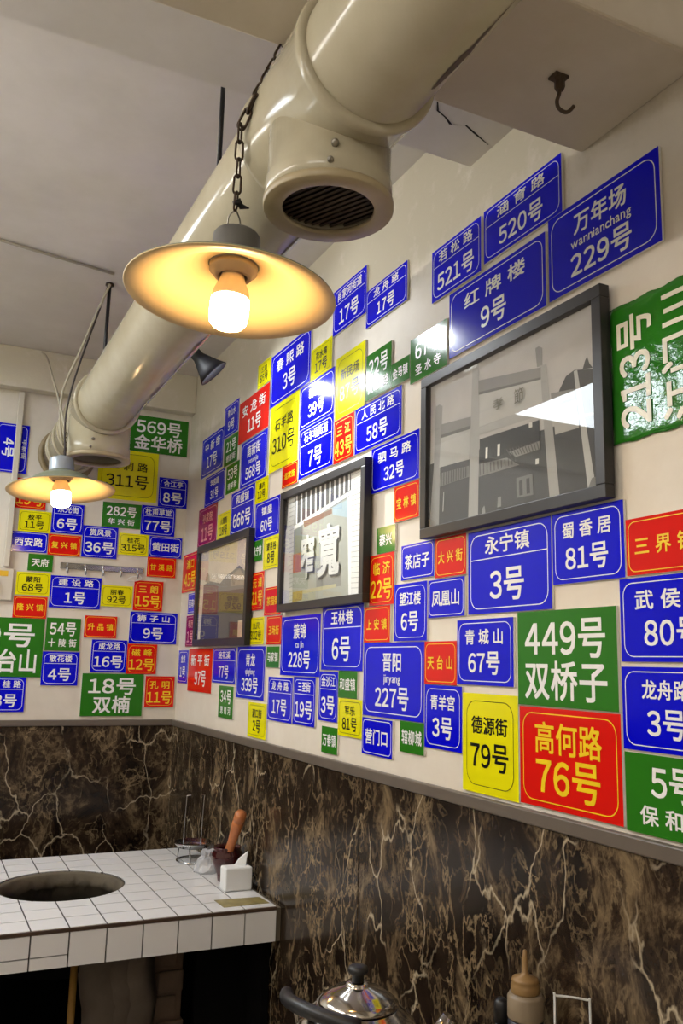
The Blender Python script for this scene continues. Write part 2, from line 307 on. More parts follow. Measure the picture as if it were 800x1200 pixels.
 ('r', 'G', 'G2', '双桥子', '449号', '', 1.9376, 2.1484, 0.1485, 0.2861, 'green address plate reading 双桥子 449号 on long wall, above red 高何路 76号 plate'),
 ('r', 'R', 'R2', '高何路', '76号', '', 1.9407, 2.1506, 0.0071, 0.1462, 'red address plate reading 高何路 76号 on long wall, below green 双桥子 449号 plate'),
 ('r', 'Y', 'Y', '德源街', '79号', '', 1.7884, 1.9368, 0.0051, 0.1602, 'yellow address plate reading 德源街 79号 on long wall, left of red 高何路 76号 plate'),
 ('r', 'B', 'P', '万年场', '229号', 'wannianchang', 2.0258, 2.253, 0.7582, 0.8937, 'blue address plate reading 万年场 229号 on long wall, right of blue 红牌楼 9号 plate'),
 ('r', 'B', 'N', '红 牌 楼', '9号', '', 1.7438, 2.0185, 0.7566, 0.8806, 'blue address plate reading 红牌楼 9号 on long wall, left of blue 万年场 229号 plate'),
 ('r', 'B', 'L', '若 松 路', '521号', '', 1.682, 1.8452, 0.8874, 0.9915, 'blue address plate reading 若松路 521号 on long wall, left of blue 涵育路 520号 plate'),
 ('r', 'B', 'L', '涵 育 路', '520号', '', 1.854, 2.0596, 0.8945, 0.9935, 'blue address plate reading 涵育路 520号 on long wall, right of blue 若松路 521号 plate'),
]
FRAMES = {'L': [0.2421, 0.7481, 0.247, 0.5737], 'M': [0.9771, 1.4504, 0.3269, 0.6329], 'R': [1.6747, 2.1554, 0.4293, 0.7345]}
PRINTS = {
 'R': {"area": (1.6858, 2.1366, 0.4422, 0.7303), "glyphs": [('孝', 1.8925, 1.9196, 0.6174, 0.6361), ('節', 1.949, 1.9729, 0.6131, 0.638)], "polys": [
  (55, [(1.6939, 0.5678), (2.1416, 0.5527), (2.137, 0.4366), (1.6899, 0.4418)]),
  (70, [(2.0534, 0.6074), (2.0693, 0.6254), (2.0875, 0.6292), (2.132, 0.6177), (2.1318, 0.5552), (2.0674, 0.5635)]),
  (80, [(2.1049, 0.6247), (2.11, 0.6356), (2.1148, 0.6415), (2.1189, 0.6299), (2.1259, 0.6207)]),
  (128, [(1.7119, 0.6733), (1.7233, 0.6745), (1.7347, 0.6684), (1.7273, 0.556), (1.7237, 0.4475), (1.6917, 0.4482), (1.7056, 0.5603)]),
  (142, [(1.8302, 0.7189), (1.8403, 0.7187), (1.8485, 0.7132), (1.8505, 0.6182), (1.8448, 0.4441), (1.8163, 0.4447), (1.825, 0.6247)]),
  (122, [(2.0003, 0.6909), (2.0084, 0.6919), (2.017, 0.6863), (2.0169, 0.6574), (2.0037, 0.6593)]),
  (140, [(2.009, 0.6599), (2.0261, 0.6577), (2.0506, 0.4478), (2.0283, 0.4464)]),
  (155, [(2.0862, 0.6279), (2.0939, 0.6273), (2.1256, 0.4502), (2.1101, 0.4482)]),
  (118, [(1.8475, 0.6837), (2.0129, 0.6564), (2.0125, 0.6397), (1.8474, 0.6611)]),
  (156, [(1.8515, 0.659), (2.0125, 0.6379), (2.0155, 0.5984), (1.8496, 0.6015)]),
  (142, [(1.848, 0.6019), (2.0181, 0.5968), (2.019, 0.5809), (1.8479, 0.5869)]),
  (95, [(1.8482, 0.6628), (2.0126, 0.6406), (2.0125, 0.6371), (1.8482, 0.6579)]),
  (118, [(1.7312, 0.6348), (1.825, 0.6257), (1.8249, 0.6089), (1.7296, 0.6123)]),
  (152, [(1.7296, 0.6112), (1.8232, 0.6024), (1.8206, 0.5512), (1.7245, 0.5555)]),
  (95, [(1.7295, 0.6149), (1.8241, 0.6101), (1.8241, 0.6042), (1.7296, 0.6092)]),
  (118, [(2.0351, 0.6087), (2.0866, 0.601), (2.0885, 0.588), (2.0371, 0.5883)]),
  (152, [(2.0396, 0.5859), (2.0907, 0.584), (2.0951, 0.541), (2.0434, 0.5424)]),
  (90, [(2.0359, 0.5912), (2.0885, 0.5888), (2.0896, 0.5844), (2.0371, 0.5857)]),
  (125, [(1.9216, 0.5469), (2.0076, 0.5421), (2.0073, 0.5283), (1.9487, 0.5285)]),
  (108, [(1.7302, 0.5442), (1.8198, 0.5402), (1.8198, 0.5208), (1.7248, 0.5197)]),
  (112, [(1.8484, 0.5369), (1.9258, 0.5323), (1.9583, 0.514), (1.8483, 0.515)]),
  (40, [(1.8511, 0.5794), (2.0077, 0.5742), (2.0076, 0.5412), (1.8509, 0.5393)]),
  (95, [(1.9496, 0.4944), (1.9893, 0.494), (1.9912, 0.4609), (1.9504, 0.4625)]),
  (50, [(1.9565, 0.4887), (1.9648, 0.4885), (1.9657, 0.4652), (1.9574, 0.4653)]),
  (50, [(1.9744, 0.489), (1.9825, 0.4888), (1.9833, 0.4649), (1.9752, 0.4649)]),
  (205, [(1.8685, 0.5612), (1.8748, 0.5608), (1.8738, 0.5422), (1.8676, 0.5425)]),
  (205, [(1.9016, 0.5596), (1.9084, 0.559), (1.9074, 0.5398), (1.9007, 0.5403)]),
  (190, [(1.9829, 0.5759), (1.991, 0.5753), (1.9909, 0.5669), (1.9828, 0.5676)]),
  (190, [(1.9977, 0.5148), (2.0056, 0.5145), (2.0054, 0.5063), (1.9975, 0.5066)]),
  (120, [(1.9014, 0.4714), (1.9103, 0.4717), (1.9101, 0.4555), (1.8997, 0.4553)]),
  (120, [(1.8584, 0.4598), (1.8647, 0.4644), (1.8677, 0.4491), (1.8567, 0.448)]),
  (100, [(2.119, 0.4631), (2.1261, 0.4637), (2.1348, 0.4493), (2.1101, 0.4482)]),
  (160, [(1.7397, 0.508), (1.7424, 0.508), (1.7399, 0.4728), (1.7372, 0.4727)]),
  (75, [(1.8508, 0.5364), (1.8533, 0.5364), (1.8539, 0.5173), (1.8515, 0.5173)]),
  (72, [(1.732, 0.5438), (1.7348, 0.5438), (1.7341, 0.5201), (1.7313, 0.52)]),
  (88, [(1.9245, 0.5463), (1.9267, 0.5462), (1.9374, 0.5326), (1.9352, 0.5326)]),
  (75, [(1.8612, 0.5355), (1.8636, 0.5355), (1.8642, 0.5173), (1.8619, 0.5173)]),
  (72, [(1.7403, 0.5436), (1.743, 0.5436), (1.7423, 0.5202), (1.7396, 0.5202)]),
  (88, [(1.9325, 0.5458), (1.9347, 0.5458), (1.9448, 0.532), (1.9427, 0.532)]),
  (75, [(1.8714, 0.5346), (1.8738, 0.5346), (1.8744, 0.5174), (1.8721, 0.5174)]),
  (72, [(1.7485, 0.5433), (1.7512, 0.5433), (1.7505, 0.5204), (1.7478, 0.5204)]),
  (88, [(1.9404, 0.5453), (1.9426, 0.5453), (1.9522, 0.5313), (1.95, 0.5313)]),
  (75, [(1.8815, 0.5336), (1.8838, 0.5336), (1.8844, 0.5174), (1.8821, 0.5174)]),
  (72, [(1.7566, 0.5431), (1.7593, 0.5431), (1.7585, 0.5205), (1.7559, 0.5205)]),
  (88, [(1.9483, 0.5449), (1.9504, 0.5449), (1.9594, 0.5307), (1.9573, 0.5307)]),
  (75, [(1.8915, 0.5327), (1.8938, 0.5327), (1.8944, 0.5174), (1.8921, 0.5174)]),
  (72, [(1.7647, 0.5428), (1.7673, 0.5428), (1.7666, 0.5207), (1.7639, 0.5207)]),
  (88, [(1.956, 0.5444), (1.9581, 0.5444), (1.9667, 0.53), (1.9646, 0.53)]),
  (75, [(1.9013, 0.5319), (1.9036, 0.5319), (1.9042, 0.5175), (1.9019, 0.5175)]),
  (72, [(1.7726, 0.5426), (1.7753, 0.5426), (1.7745, 0.5209), (1.7719, 0.5208)]),
  (88, [(1.9637, 0.544), (1.9658, 0.544), (1.9738, 0.5294), (1.9717, 0.5294)]),
  (75, [(1.911, 0.531), (1.9133, 0.531), (1.9138, 0.5175), (1.9116, 0.5175)]),
  (72, [(1.7805, 0.5423), (1.7832, 0.5423), (1.7823, 0.521), (1.7797, 0.521)]),
  (88, [(1.9713, 0.5436), (1.9734, 0.5435), (1.9809, 0.5288), (1.9788, 0.5288)]),
  (75, [(1.9206, 0.5301), (1.9228, 0.5301), (1.9234, 0.5175), (1.9212, 0.5175)]),
  (72, [(1.7884, 0.5421), (1.791, 0.5421), (1.7901, 0.5212), (1.7875, 0.5211)]),
  (88, [(1.9789, 0.5431), (1.9809, 0.5431), (1.9879, 0.5282), (1.9859, 0.5282)]),
  (75, [(1.9301, 0.5292), (1.9323, 0.5293), (1.9328, 0.5176), (1.9307, 0.5176)]),
  (72, [(1.7961, 0.5419), (1.7987, 0.5418), (1.7979, 0.5213), (1.7953, 0.5213)]),
  (88, [(1.9863, 0.5427), (1.9883, 0.5427), (1.9948, 0.5275), (1.9928, 0.5275)]),
  (75, [(1.9395, 0.5284), (1.9416, 0.5284), (1.9421, 0.5176), (1.94, 0.5176)]),
  (72, [(1.8038, 0.5416), (1.8064, 0.5416), (1.8055, 0.5215), (1.803, 0.5214)]),
  (88, [(1.9937, 0.5423), (1.9957, 0.5422), (2.0017, 0.5269), (1.9997, 0.5269)]),
  (75, [(1.9487, 0.5276), (1.9508, 0.5276), (1.9514, 0.5176), (1.9492, 0.5176)]),
  (72, [(1.8114, 0.5414), (1.8139, 0.5414), (1.8131, 0.5216), (1.8106, 0.5216)]),
  (88, [(2.001, 0.5418), (2.003, 0.5418), (2.0085, 0.5263), (2.0066, 0.5263)]),
 ]},
 'M': {"area": (0.9815, 1.4317, 0.3417, 0.63), "glyphs": [('窄', 1.1082, 1.1861, 0.4005, 0.5052), ('寬', 1.206, 1.3219, 0.3961, 0.5168)], "polys": [
  (75, [(1.0511, 0.6233), (1.3632, 0.6287), (1.3658, 0.5773), (1.0538, 0.54)]),
  ((178, 178, 172), [(0.9851, 0.6236), (1.0492, 0.624), (1.0539, 0.3463), (0.9866, 0.3398)]),
  (60, [(0.9851, 0.6229), (1.0081, 0.6235), (1.0028, 0.5374), (0.9859, 0.534)]),
  (215, [(1.3651, 0.6315), (1.4241, 0.6329), (1.4368, 0.3459), (1.3819, 0.3442)]),
  (205, [(1.0566, 0.6234), (1.0666, 0.6235), (1.0709, 0.5417), (1.0611, 0.5405)]),
  (205, [(1.0868, 0.6239), (1.0965, 0.6241), (1.1004, 0.5452), (1.0908, 0.5441)]),
  (205, [(1.1162, 0.6245), (1.1258, 0.6246), (1.1292, 0.5487), (1.1198, 0.5476)]),
  (205, [(1.145, 0.625), (1.1543, 0.6251), (1.1573, 0.5521), (1.1481, 0.551)]),
  (205, [(1.1731, 0.6255), (1.1821, 0.6256), (1.1848, 0.5554), (1.1758, 0.5543)]),
  (205, [(1.2005, 0.626), (1.2093, 0.6261), (1.2116, 0.5586), (1.2029, 0.5576)]),
  (205, [(1.2272, 0.6264), (1.2359, 0.6265), (1.2378, 0.5618), (1.2293, 0.5608)]),
  (205, [(1.2534, 0.6269), (1.2619, 0.627), (1.2635, 0.5649), (1.2551, 0.5639)]),
  (205, [(1.279, 0.6273), (1.2872, 0.6274), (1.2886, 0.5679), (1.2804, 0.567)]),
  (205, [(1.3039, 0.6278), (1.312, 0.6279), (1.3131, 0.5709), (1.3051, 0.5699)]),
  (205, [(1.3284, 0.6282), (1.3363, 0.6283), (1.3371, 0.5738), (1.3293, 0.5729)]),
  (205, [(1.3523, 0.6286), (1.36, 0.6287), (1.3606, 0.5766), (1.353, 0.5757)]),
  (200, [(1.0476, 0.538), (1.3687, 0.5756), (1.3692, 0.5654), (1.0485, 0.5285)]),
  ((150, 152, 140), [(1.0531, 0.5279), (1.3513, 0.5601), (1.3669, 0.3438), (1.0557, 0.3462)]),
  ((118, 92, 84), [(1.1099, 0.5416), (1.2717, 0.5488), (1.2724, 0.5375), (1.1155, 0.5262)]),
  ((150, 168, 172), [(1.2746, 0.5509), (1.3529, 0.5573), (1.355, 0.5166), (1.2772, 0.5342)]),
  (218, [(1.3513, 0.5614), (1.3706, 0.5652), (1.3819, 0.3442), (1.3669, 0.3438)]),
  ((112, 118, 112), [(1.0532, 0.5272), (1.1063, 0.5327), (1.1084, 0.4539), (1.0556, 0.4486)]),
  ((150, 95, 85), [(1.0522, 0.4667), (1.1003, 0.4669), (1.1025, 0.4199), (1.0537, 0.4188)]),
  ((128, 128, 120), [(1.1947, 0.4187), (1.3234, 0.423), (1.3301, 0.3695), (1.1984, 0.3689)]),
  ((150, 130, 80), [(1.0578, 0.3729), (1.1193, 0.3741), (1.1169, 0.3511), (1.0575, 0.3468)]),
  ((165, 160, 125), [(1.1193, 0.3741), (1.3046, 0.376), (1.305, 0.3681), (1.12, 0.3655)]),
  (160, [(1.3685, 0.62), (1.4246, 0.6216), (1.4246, 0.6203), (1.3685, 0.6187)]),
  (135, [(1.013, 0.6116), (1.0466, 0.612), (1.0467, 0.6109), (1.0131, 0.6101)]),
  (160, [(1.3691, 0.6085), (1.4251, 0.6098), (1.4252, 0.6085), (1.3691, 0.6072)]),
  (135, [(1.0141, 0.6), (1.0476, 0.6006), (1.0477, 0.5995), (1.0142, 0.5985)]),
  (160, [(1.3697, 0.5969), (1.4256, 0.5981), (1.4257, 0.5968), (1.3697, 0.5956)]),
  (135, [(1.0151, 0.5885), (1.0486, 0.5892), (1.0487, 0.5881), (1.0153, 0.587)]),
  (160, [(1.3702, 0.5854), (1.4261, 0.5864), (1.4262, 0.5851), (1.3703, 0.5841)]),
  (135, [(1.0162, 0.5769), (1.0496, 0.5778), (1.0497, 0.5767), (1.0163, 0.5754)]),
  (160, [(1.3708, 0.5739), (1.4267, 0.5747), (1.4267, 0.5735), (1.3709, 0.5727)]),
  (135, [(1.0173, 0.5654), (1.0506, 0.5664), (1.0507, 0.5653), (1.0174, 0.5639)]),
  (160, [(1.3714, 0.5625), (1.4272, 0.5631), (1.4272, 0.5618), (1.3715, 0.5612)]),
  (135, [(1.0183, 0.5539), (1.0516, 0.5551), (1.0517, 0.554), (1.0185, 0.5525)]),
  (160, [(1.372, 0.5511), (1.4277, 0.5515), (1.4278, 0.5502), (1.3721, 0.5498)]),
  (135, [(1.0194, 0.5425), (1.0526, 0.5438), (1.0527, 0.5427), (1.0195, 0.541)]),
  (160, [(1.3726, 0.5397), (1.4282, 0.5399), (1.4283, 0.5386), (1.3726, 0.5384)]),
  (135, [(1.0204, 0.5311), (1.0536, 0.5325), (1.0537, 0.5314), (1.0206, 0.5296)]),
  (160, [(1.3731, 0.5284), (1.4287, 0.5283), (1.4288, 0.5271), (1.3732, 0.5271)]),
  (135, [(1.0215, 0.5197), (1.0546, 0.5213), (1.0547, 0.5202), (1.0216, 0.5182)]),
  (160, [(1.3737, 0.517), (1.4292, 0.5168), (1.4293, 0.5156), (1.3738, 0.5158)]),
  (135, [(1.0225, 0.5083), (1.0556, 0.5101), (1.0557, 0.509), (1.0227, 0.5069)]),
  (160, [(1.3743, 0.5057), (1.4297, 0.5053), (1.4298, 0.5041), (1.3744, 0.5045)]),
  (135, [(1.0236, 0.497), (1.0566, 0.4989), (1.0567, 0.4978), (1.0237, 0.4955)]),
  (160, [(1.3749, 0.4945), (1.4303, 0.4939), (1.4303, 0.4927), (1.3749, 0.4932)]),
  (135, [(1.0246, 0.4857), (1.0576, 0.4878), (1.0577, 0.4867), (1.0248, 0.4842)]),
  (160, [(1.3754, 0.4833), (1.4308, 0.4825), (1.4308, 0.4813), (1.3755, 0.482)]),
  (135, [(1.0257, 0.4744), (1.0585, 0.4766), (1.0586, 0.4756), (1.0258, 0.473)]),
  (160, [(1.376, 0.4721), (1.4313, 0.4711), (1.4313, 0.4699), (1.3761, 0.4708)]),
  (135, [(1.0267, 0.4632), (1.0595, 0.4655), (1.0596, 0.4645), (1.0268, 0.4617)]),
  (160, [(1.3766, 0.4609), (1.4318, 0.4597), (1.4318, 0.4585), (1.3766, 0.4596)]),
  (135, [(1.0277, 0.452), (1.0605, 0.4545), (1.0606, 0.4534), (1.0279, 0.4505)]),
  (160, [(1.3772, 0.4497), (1.4323, 0.4484), (1.4323, 0.4472), (1.3772, 0.4485)]),
  (135, [(1.0288, 0.4408), (1.0615, 0.4434), (1.0616, 0.4424), (1.0289, 0.4394)]),
  (160, [(1.3777, 0.4386), (1.4328, 0.4371), (1.4328, 0.4359), (1.3778, 0.4374)]),
  (135, [(1.0298, 0.4296), (1.0624, 0.4324), (1.0625, 0.4314), (1.0299, 0.4282)]),
  (160, [(1.3783, 0.4275), (1.4333, 0.4258), (1.4333, 0.4246), (1.3783, 0.4263)]),
  (135, [(1.0308, 0.4185), (1.0634, 0.4215), (1.0635, 0.4204), (1.031, 0.4171)]),
  (160, [(1.3788, 0.4165), (1.4338, 0.4146), (1.4338, 0.4134), (1.3789, 0.4153)]),
  (135, [(1.0318, 0.4074), (1.0644, 0.4105), (1.0645, 0.4095), (1.032, 0.406)]),
  (160, [(1.3794, 0.4055), (1.4343, 0.4034), (1.4343, 0.4022), (1.3795, 0.4042)]),
  (135, [(1.0329, 0.3964), (1.0654, 0.3996), (1.0654, 0.3985), (1.033, 0.395)]),
  (160, [(1.38, 0.3945), (1.4348, 0.3922), (1.4348, 0.391), (1.38, 0.3932)]),
  (135, [(1.0339, 0.3853), (1.0663, 0.3887), (1.0664, 0.3877), (1.034, 0.3839)]),
  (160, [(1.3805, 0.3835), (1.4353, 0.3811), (1.4353, 0.3799), (1.3806, 0.3823)]),
  (135, [(1.0349, 0.3743), (1.0673, 0.3778), (1.0674, 0.3768), (1.035, 0.3729)]),
  (160, [(1.3811, 0.3726), (1.4357, 0.37), (1.4358, 0.3688), (1.3811, 0.3713)]),
  (135, [(1.0359, 0.3634), (1.0682, 0.367), (1.0683, 0.366), (1.036, 0.362)]),
  (160, [(1.3816, 0.3616), (1.4362, 0.3589), (1.4363, 0.3577), (1.3817, 0.3604)]),
  (135, [(1.0369, 0.3524), (1.0692, 0.3562), (1.0693, 0.3552), (1.0371, 0.351)]),
 ]},
 'L': {"area": (0.282, 0.7264, 0.2612, 0.5377), "glyphs": [], "polys": [
  ((120, 118, 112), [(0.3032, 0.4439), (0.3661, 0.4522), (0.4751, 0.4372), (0.5435, 0.4591), (0.5842, 0.4646), (0.649, 0.4773), (0.7032, 0.4545), (0.7194, 0.4447), (0.7229, 0.3982), (0.3058, 0.4108)]),
  ((150, 140, 125), [(0.5723, 0.4523), (0.6504, 0.4677), (0.7054, 0.4373), (0.7082, 0.416), (0.5769, 0.4209)]),
  ((95, 88, 80), [(0.305, 0.4157), (0.7243, 0.4064), (0.7256, 0.3397), (0.3031, 0.3532)]),
  ((70, 70, 75), [(0.3026, 0.3556), (0.7251, 0.3438), (0.7286, 0.2605), (0.2901, 0.2618)]),
  ((150, 140, 120), [(0.3179, 0.4535), (0.33, 0.4767), (0.3455, 0.4802), (0.3633, 0.4692), (0.3674, 0.445)]),
  ((190, 180, 160), [(0.6581, 0.3171), (0.7209, 0.3191), (0.7285, 0.2613), (0.6594, 0.2614)]),
 ]},
}
# ================================================================== the room
def plaster(name, c, stain, rough=.65, bump=.25, zband=None):
    m, nt, b = nodes(name); N, L = nt.nodes, nt.links
    tc = N.new('ShaderNodeTexCoord')
    n1 = N.new('ShaderNodeTexNoise'); n1.inputs['Scale'].default_value = 3.5; n1.inputs['Detail'].default_value = 8; n1.inputs['Roughness'].default_value = .65
    L.new(tc.outputs['Object'], n1.inputs['Vector'])
    r = N.new('ShaderNodeValToRGB'); r.color_ramp.elements[0].position = .38; r.color_ramp.elements[1].position = .66
    r.color_ramp.elements[0].color = lin(stain); r.color_ramp.elements[1].color = lin(c)
    L.new(n1.outputs['Fac'], r.inputs['Fac']); L.new(r.outputs['Color'], b.inputs['Base Color'])
    n2 = N.new('ShaderNodeTexNoise'); n2.inputs['Scale'].default_value = 28; n2.inputs['Detail'].default_value = 6
    L.new(tc.outputs['Object'], n2.inputs['Vector'])
    n3 = N.new('ShaderNodeTexNoise'); n3.inputs['Scale'].default_value = 5; n3.inputs['Detail'].default_value = 3
    L.new(tc.outputs['Object'], n3.inputs['Vector'])
    ad = N.new('ShaderNodeMath'); ad.operation = 'MULTIPLY_ADD'; ad.inputs[1].default_value = .35
    L.new(n2.outputs['Fac'], ad.inputs[0]); L.new(n3.outputs['Fac'], ad.inputs[2])
    if zband:     # rough, patched plaster towards the ceiling
        sp = N.new('ShaderNodeSeparateXYZ'); L.new(tc.outputs['Object'], sp.inputs[0])
        mr = N.new('ShaderNodeMapRange'); mr.inputs[1].default_value = zband[0]; mr.inputs[2].default_value = zband[1]
        L.new(sp.outputs['Z'], mr.inputs[0])
        n4 = N.new('ShaderNodeTexNoise'); n4.inputs['Scale'].default_value = 16; n4.inputs['Detail'].default_value = 8; n4.inputs['Roughness'].default_value = .7
        L.new(tc.outputs['Object'], n4.inputs['Vector'])
        mu = N.new('ShaderNodeMath'); mu.operation = 'MULTIPLY'; L.new(n4.outputs['Fac'], mu.inputs[0]); L.new(mr.outputs[0], mu.inputs[1])
        a2 = N.new('ShaderNodeMath'); a2.operation = 'MULTIPLY_ADD'; a2.inputs[1].default_value = 4.0
        L.new(mu.outputs[0], a2.inputs[0]); L.new(ad.outputs[0], a2.inputs[2]); ad = a2
        r2 = N.new('ShaderNodeValToRGB'); r2.color_ramp.elements[0].position = .28; r2.color_ramp.elements[1].position = .45
        r2.color_ramp.elements[0].color = (0, 0, 0, 1); r2.color_ramp.elements[1].color = (1, 1, 1, 1)
        L.new(mu.outputs[0], r2.inputs['Fac'])
        mx = N.new('ShaderNodeMix'); mx.data_type = 'RGBA'; mx.inputs[7].default_value = lin((206, 198, 176))
        L.new(r2.outputs['Color'], mx.inputs[0]); L.new(r.outputs['Color'], mx.inputs[6]); L.new(mx.outputs[2], b.inputs['Base Color'])
    bp = N.new('ShaderNodeBump'); bp.inputs['Strength'].default_value = bump; bp.inputs['Distance'].default_value = .01
    L.new(ad.outputs[0], bp.inputs['Height']); L.new(bp.outputs[0], b.inputs['Normal'])
    b.inputs['Roughness'].default_value = rough; b.inputs['Specular IOR Level'].default_value = .3
    return m
M_wall = plaster('cream plaster', (228, 220, 206), (216, 206, 190), .55, .10, (.80, 1.05))
M_wallb = plaster('cream plaster back', (222, 214, 202), (208, 200, 186), .6, .10, (.98, 1.12))
M_ceil = plaster('ceiling paint', (214, 208, 202), (202, 196, 188), .7, .05)
M_beam = plaster('beam paint', (210, 200, 184), (196, 184, 164), .7, .08)
M_floor = mat('pale floor tile', (186, 178, 166), .35, noise=.3, scale=6)

def marble():
    m, nt, b = nodes('brown veined marble'); N, L = nt.nodes, nt.links
    tc = N.new('ShaderNodeTexCoord'); mp = N.new('ShaderNodeMapping')
    mp.inputs['Rotation'].default_value = (.35, .25, .3); mp.inputs['Scale'].default_value = (1, 1, .66)
    L.new(tc.outputs['Object'], mp.inputs['Vector'])
    def shift(seed):
        o = N.new('ShaderNodeVectorMath'); o.operation = 'ADD'; o.inputs[1].default_value = (seed, seed*.7, seed*.3)
        L.new(mp.outputs[0], o.inputs[0]); return o.outputs[0]
    def noise(scale, detail, rough, dist, seed):
        n = N.new('ShaderNodeTexNoise'); n.inputs['Scale'].default_value = scale; n.inputs['Detail'].default_value = detail
        n.inputs['Roughness'].default_value = rough; n.inputs['Distortion'].default_value = dist
        L.new(shift(seed), n.inputs['Vector']); return n.outputs['Fac']
    def rng(v, a, b_, c=0, d=1):
        r = N.new('ShaderNodeMapRange'); r.inputs[1].default_value = a; r.inputs[2].default_value = b_; r.inputs[3].default_value = c; r.inputs[4].default_value = d
        L.new(v, r.inputs[0]); return r.outputs[0]
    def op(k, a, b_):
        o = N.new('ShaderNodeMath'); o.operation = k
        for i, v in enumerate((a, b_)):
            if isinstance(v, float): o.inputs[i].default_value = v
            else: L.new(v, o.inputs[i])
        return o.outputs[0]
    def thread(scale, detail, dist, width, seed):      # fine lines where a noise crosses its middle value
        d = N.new('ShaderNodeMath'); d.operation = 'ABSOLUTE'; L.new(op('SUBTRACT', noise(scale, detail, .55, dist, seed), .5), d.inputs[0])
        return rng(d.outputs[0], 0, width, 1, 0)
    base = N.new('ShaderNodeValToRGB'); e = base.color_ramp.elements
    e[0].position = .40; e[0].color = lin((24, 16, 11)); e[1].position = .66; e[1].color = lin((120, 102, 76))
    q = base.color_ramp.elements.new(.53); q.color = lin((50, 38, 28))
    L.new(noise(11, 11, .74, .7, 0), base.inputs['Fac']); col = base.outputs['Color']
    vo = N.new('ShaderNodeTexVoronoi'); vo.feature = 'DISTANCE_TO_EDGE'; vo.inputs['Scale'].default_value = 7
    wn = N.new('ShaderNodeTexNoise'); wn.inputs['Scale'].default_value = 9; wn.inputs['Detail'].default_value = 5; L.new(mp.outputs[0], wn.inputs['Vector'])
    sc = N.new('ShaderNodeVectorMath'); sc.operation = 'SCALE'; sc.inputs['Scale'].default_value = .13; L.new(wn.outputs['Color'], sc.inputs[0])
    ad = N.new('ShaderNodeVectorMath'); ad.operation = 'ADD'; L.new(shift(1.3), ad.inputs[0]); L.new(sc.outputs[0], ad.inputs[1]); L.new(ad.outputs[0], vo.inputs['Vector'])
    big = op('MULTIPLY', rng(vo.outputs['Distance'], 0, .016, 1, 0), rng(noise(5, 3, .5, 0, 2.2), .47, .56))
    t1 = op('MULTIPLY', thread(13, 6, .35, .016, 5.1), rng(noise(7, 3, .5, 0, 9.2), .42, .58))
    t2 = op('MULTIPLY', thread(30, 5, .3, .035, 8.4), rng(noise(8, 4, .6, 0, 4.4), .44, .60))
    for out, c, k in ((t2, (128, 110, 82), .7), (t1, (146, 126, 96), .8), (big, (192, 176, 148), .85)):
        mx = N.new('ShaderNodeMix'); mx.data_type = 'RGBA'; mx.inputs[7].default_value = lin(c)
        L.new(op('MULTIPLY', out, k), mx.inputs[0]); L.new(col, mx.inputs[6]); col = mx.outputs[2]
    L.new(col, b.inputs['Base Color'])
    b.inputs['Roughness'].default_value = .2; b.inputs['Specular IOR Level'].default_value = .38
    return m
M_marble = marble()
M_seam = mat('dark joint', (26, 20, 16), .8)
M_rail = mat('grey dado trim', (104, 94, 84), .35, noise=.25, scale=12)

FZ = -LIFT; CZ = 1.228; XL = -2.6; YN = -4.3
struct(MB().box((XL-.1, YN-.1, FZ-.1), (.1, .1, FZ)).build('floor', M_floor))
struct(MB().box((XL-.1, YN-.1, CZ), (.1, .1, CZ+.1)).build('ceiling', M_ceil))
struct(MB().box((0, YN, FZ), (.1, 0, CZ)).build('wall_right', M_wall))
struct(MB().box((XL-.1, 0, FZ), (.1, .1, CZ)).build('wall_back', M_wallb))
struct(MB().box((XL-.1, YN, FZ), (XL, 0, CZ)).build('wall_left', M_wallb))
struct(MB().box((XL-.1, YN-.1, FZ), (.1, YN, CZ)).build('wall_front', M_wallb))
# beams and steps of the ceiling
struct(MB().box((XL, -2.10, 1.11), (0, -1.805, CZ)).build('trim_1', M_ceil))
struct(MB().box((XL, -2.33, .97), (0, -2.10, CZ)).build('trim_2', M_beam, bevel=.004))
struct(MB().box((XL, -.05, 1.088), (0, 0, CZ)).build('trim_3', M_wallb, bevel=.003))
# marble dado: slabs on both walls and the grey trim along their top
def slab(y0, y1): return MB().box((-.008, y0, FZ), (0, y1, -.02))
struct(slab(-1.427, -.008).build('trim_4', M_marble, bevel=.001))
struct(slab(-2.95, -1.430).build('trim_5', M_marble, bevel=.001))
struct(slab(YN, -2.953).build('trim_6', M_marble, bevel=.001))
struct(MB().box((XL, -.008, FZ), (-.0, 0, -.02)).build('trim_7', M_marble, bevel=.001))
struct(MB().box((-.012, YN, -.020), (0, -.012, 0)).build('trim_8', M_rail, bevel=.002))
struct(MB().box((XL, -.012, -.020), (0, 0, 0)).build('trim_9', M_rail, bevel=.002))
# crack in the ceiling plaster
mb = MB(); P = [(-.157, -1.942), (-.140, -1.916), (-.119, -1.907), (-.101, -1.895), (-.077, -1.905), (-.052, -1.894), (-.011, -1.877)]
Wd = [.0008, .0016, .0014, .0022, .0016, .0022, .0006]
vv = []
for (x, y), k in zip(P, Wd): vv += [(x-k, y+k*.6, 1.1096), (x+k, y-k*.6, 1.1096)]
mb.add(vv, [(2*i, 2*i+1, 2*i+3, 2*i+2) for i in range(len(P)-1)])
struct(mb.build('trim_10', M_seam))

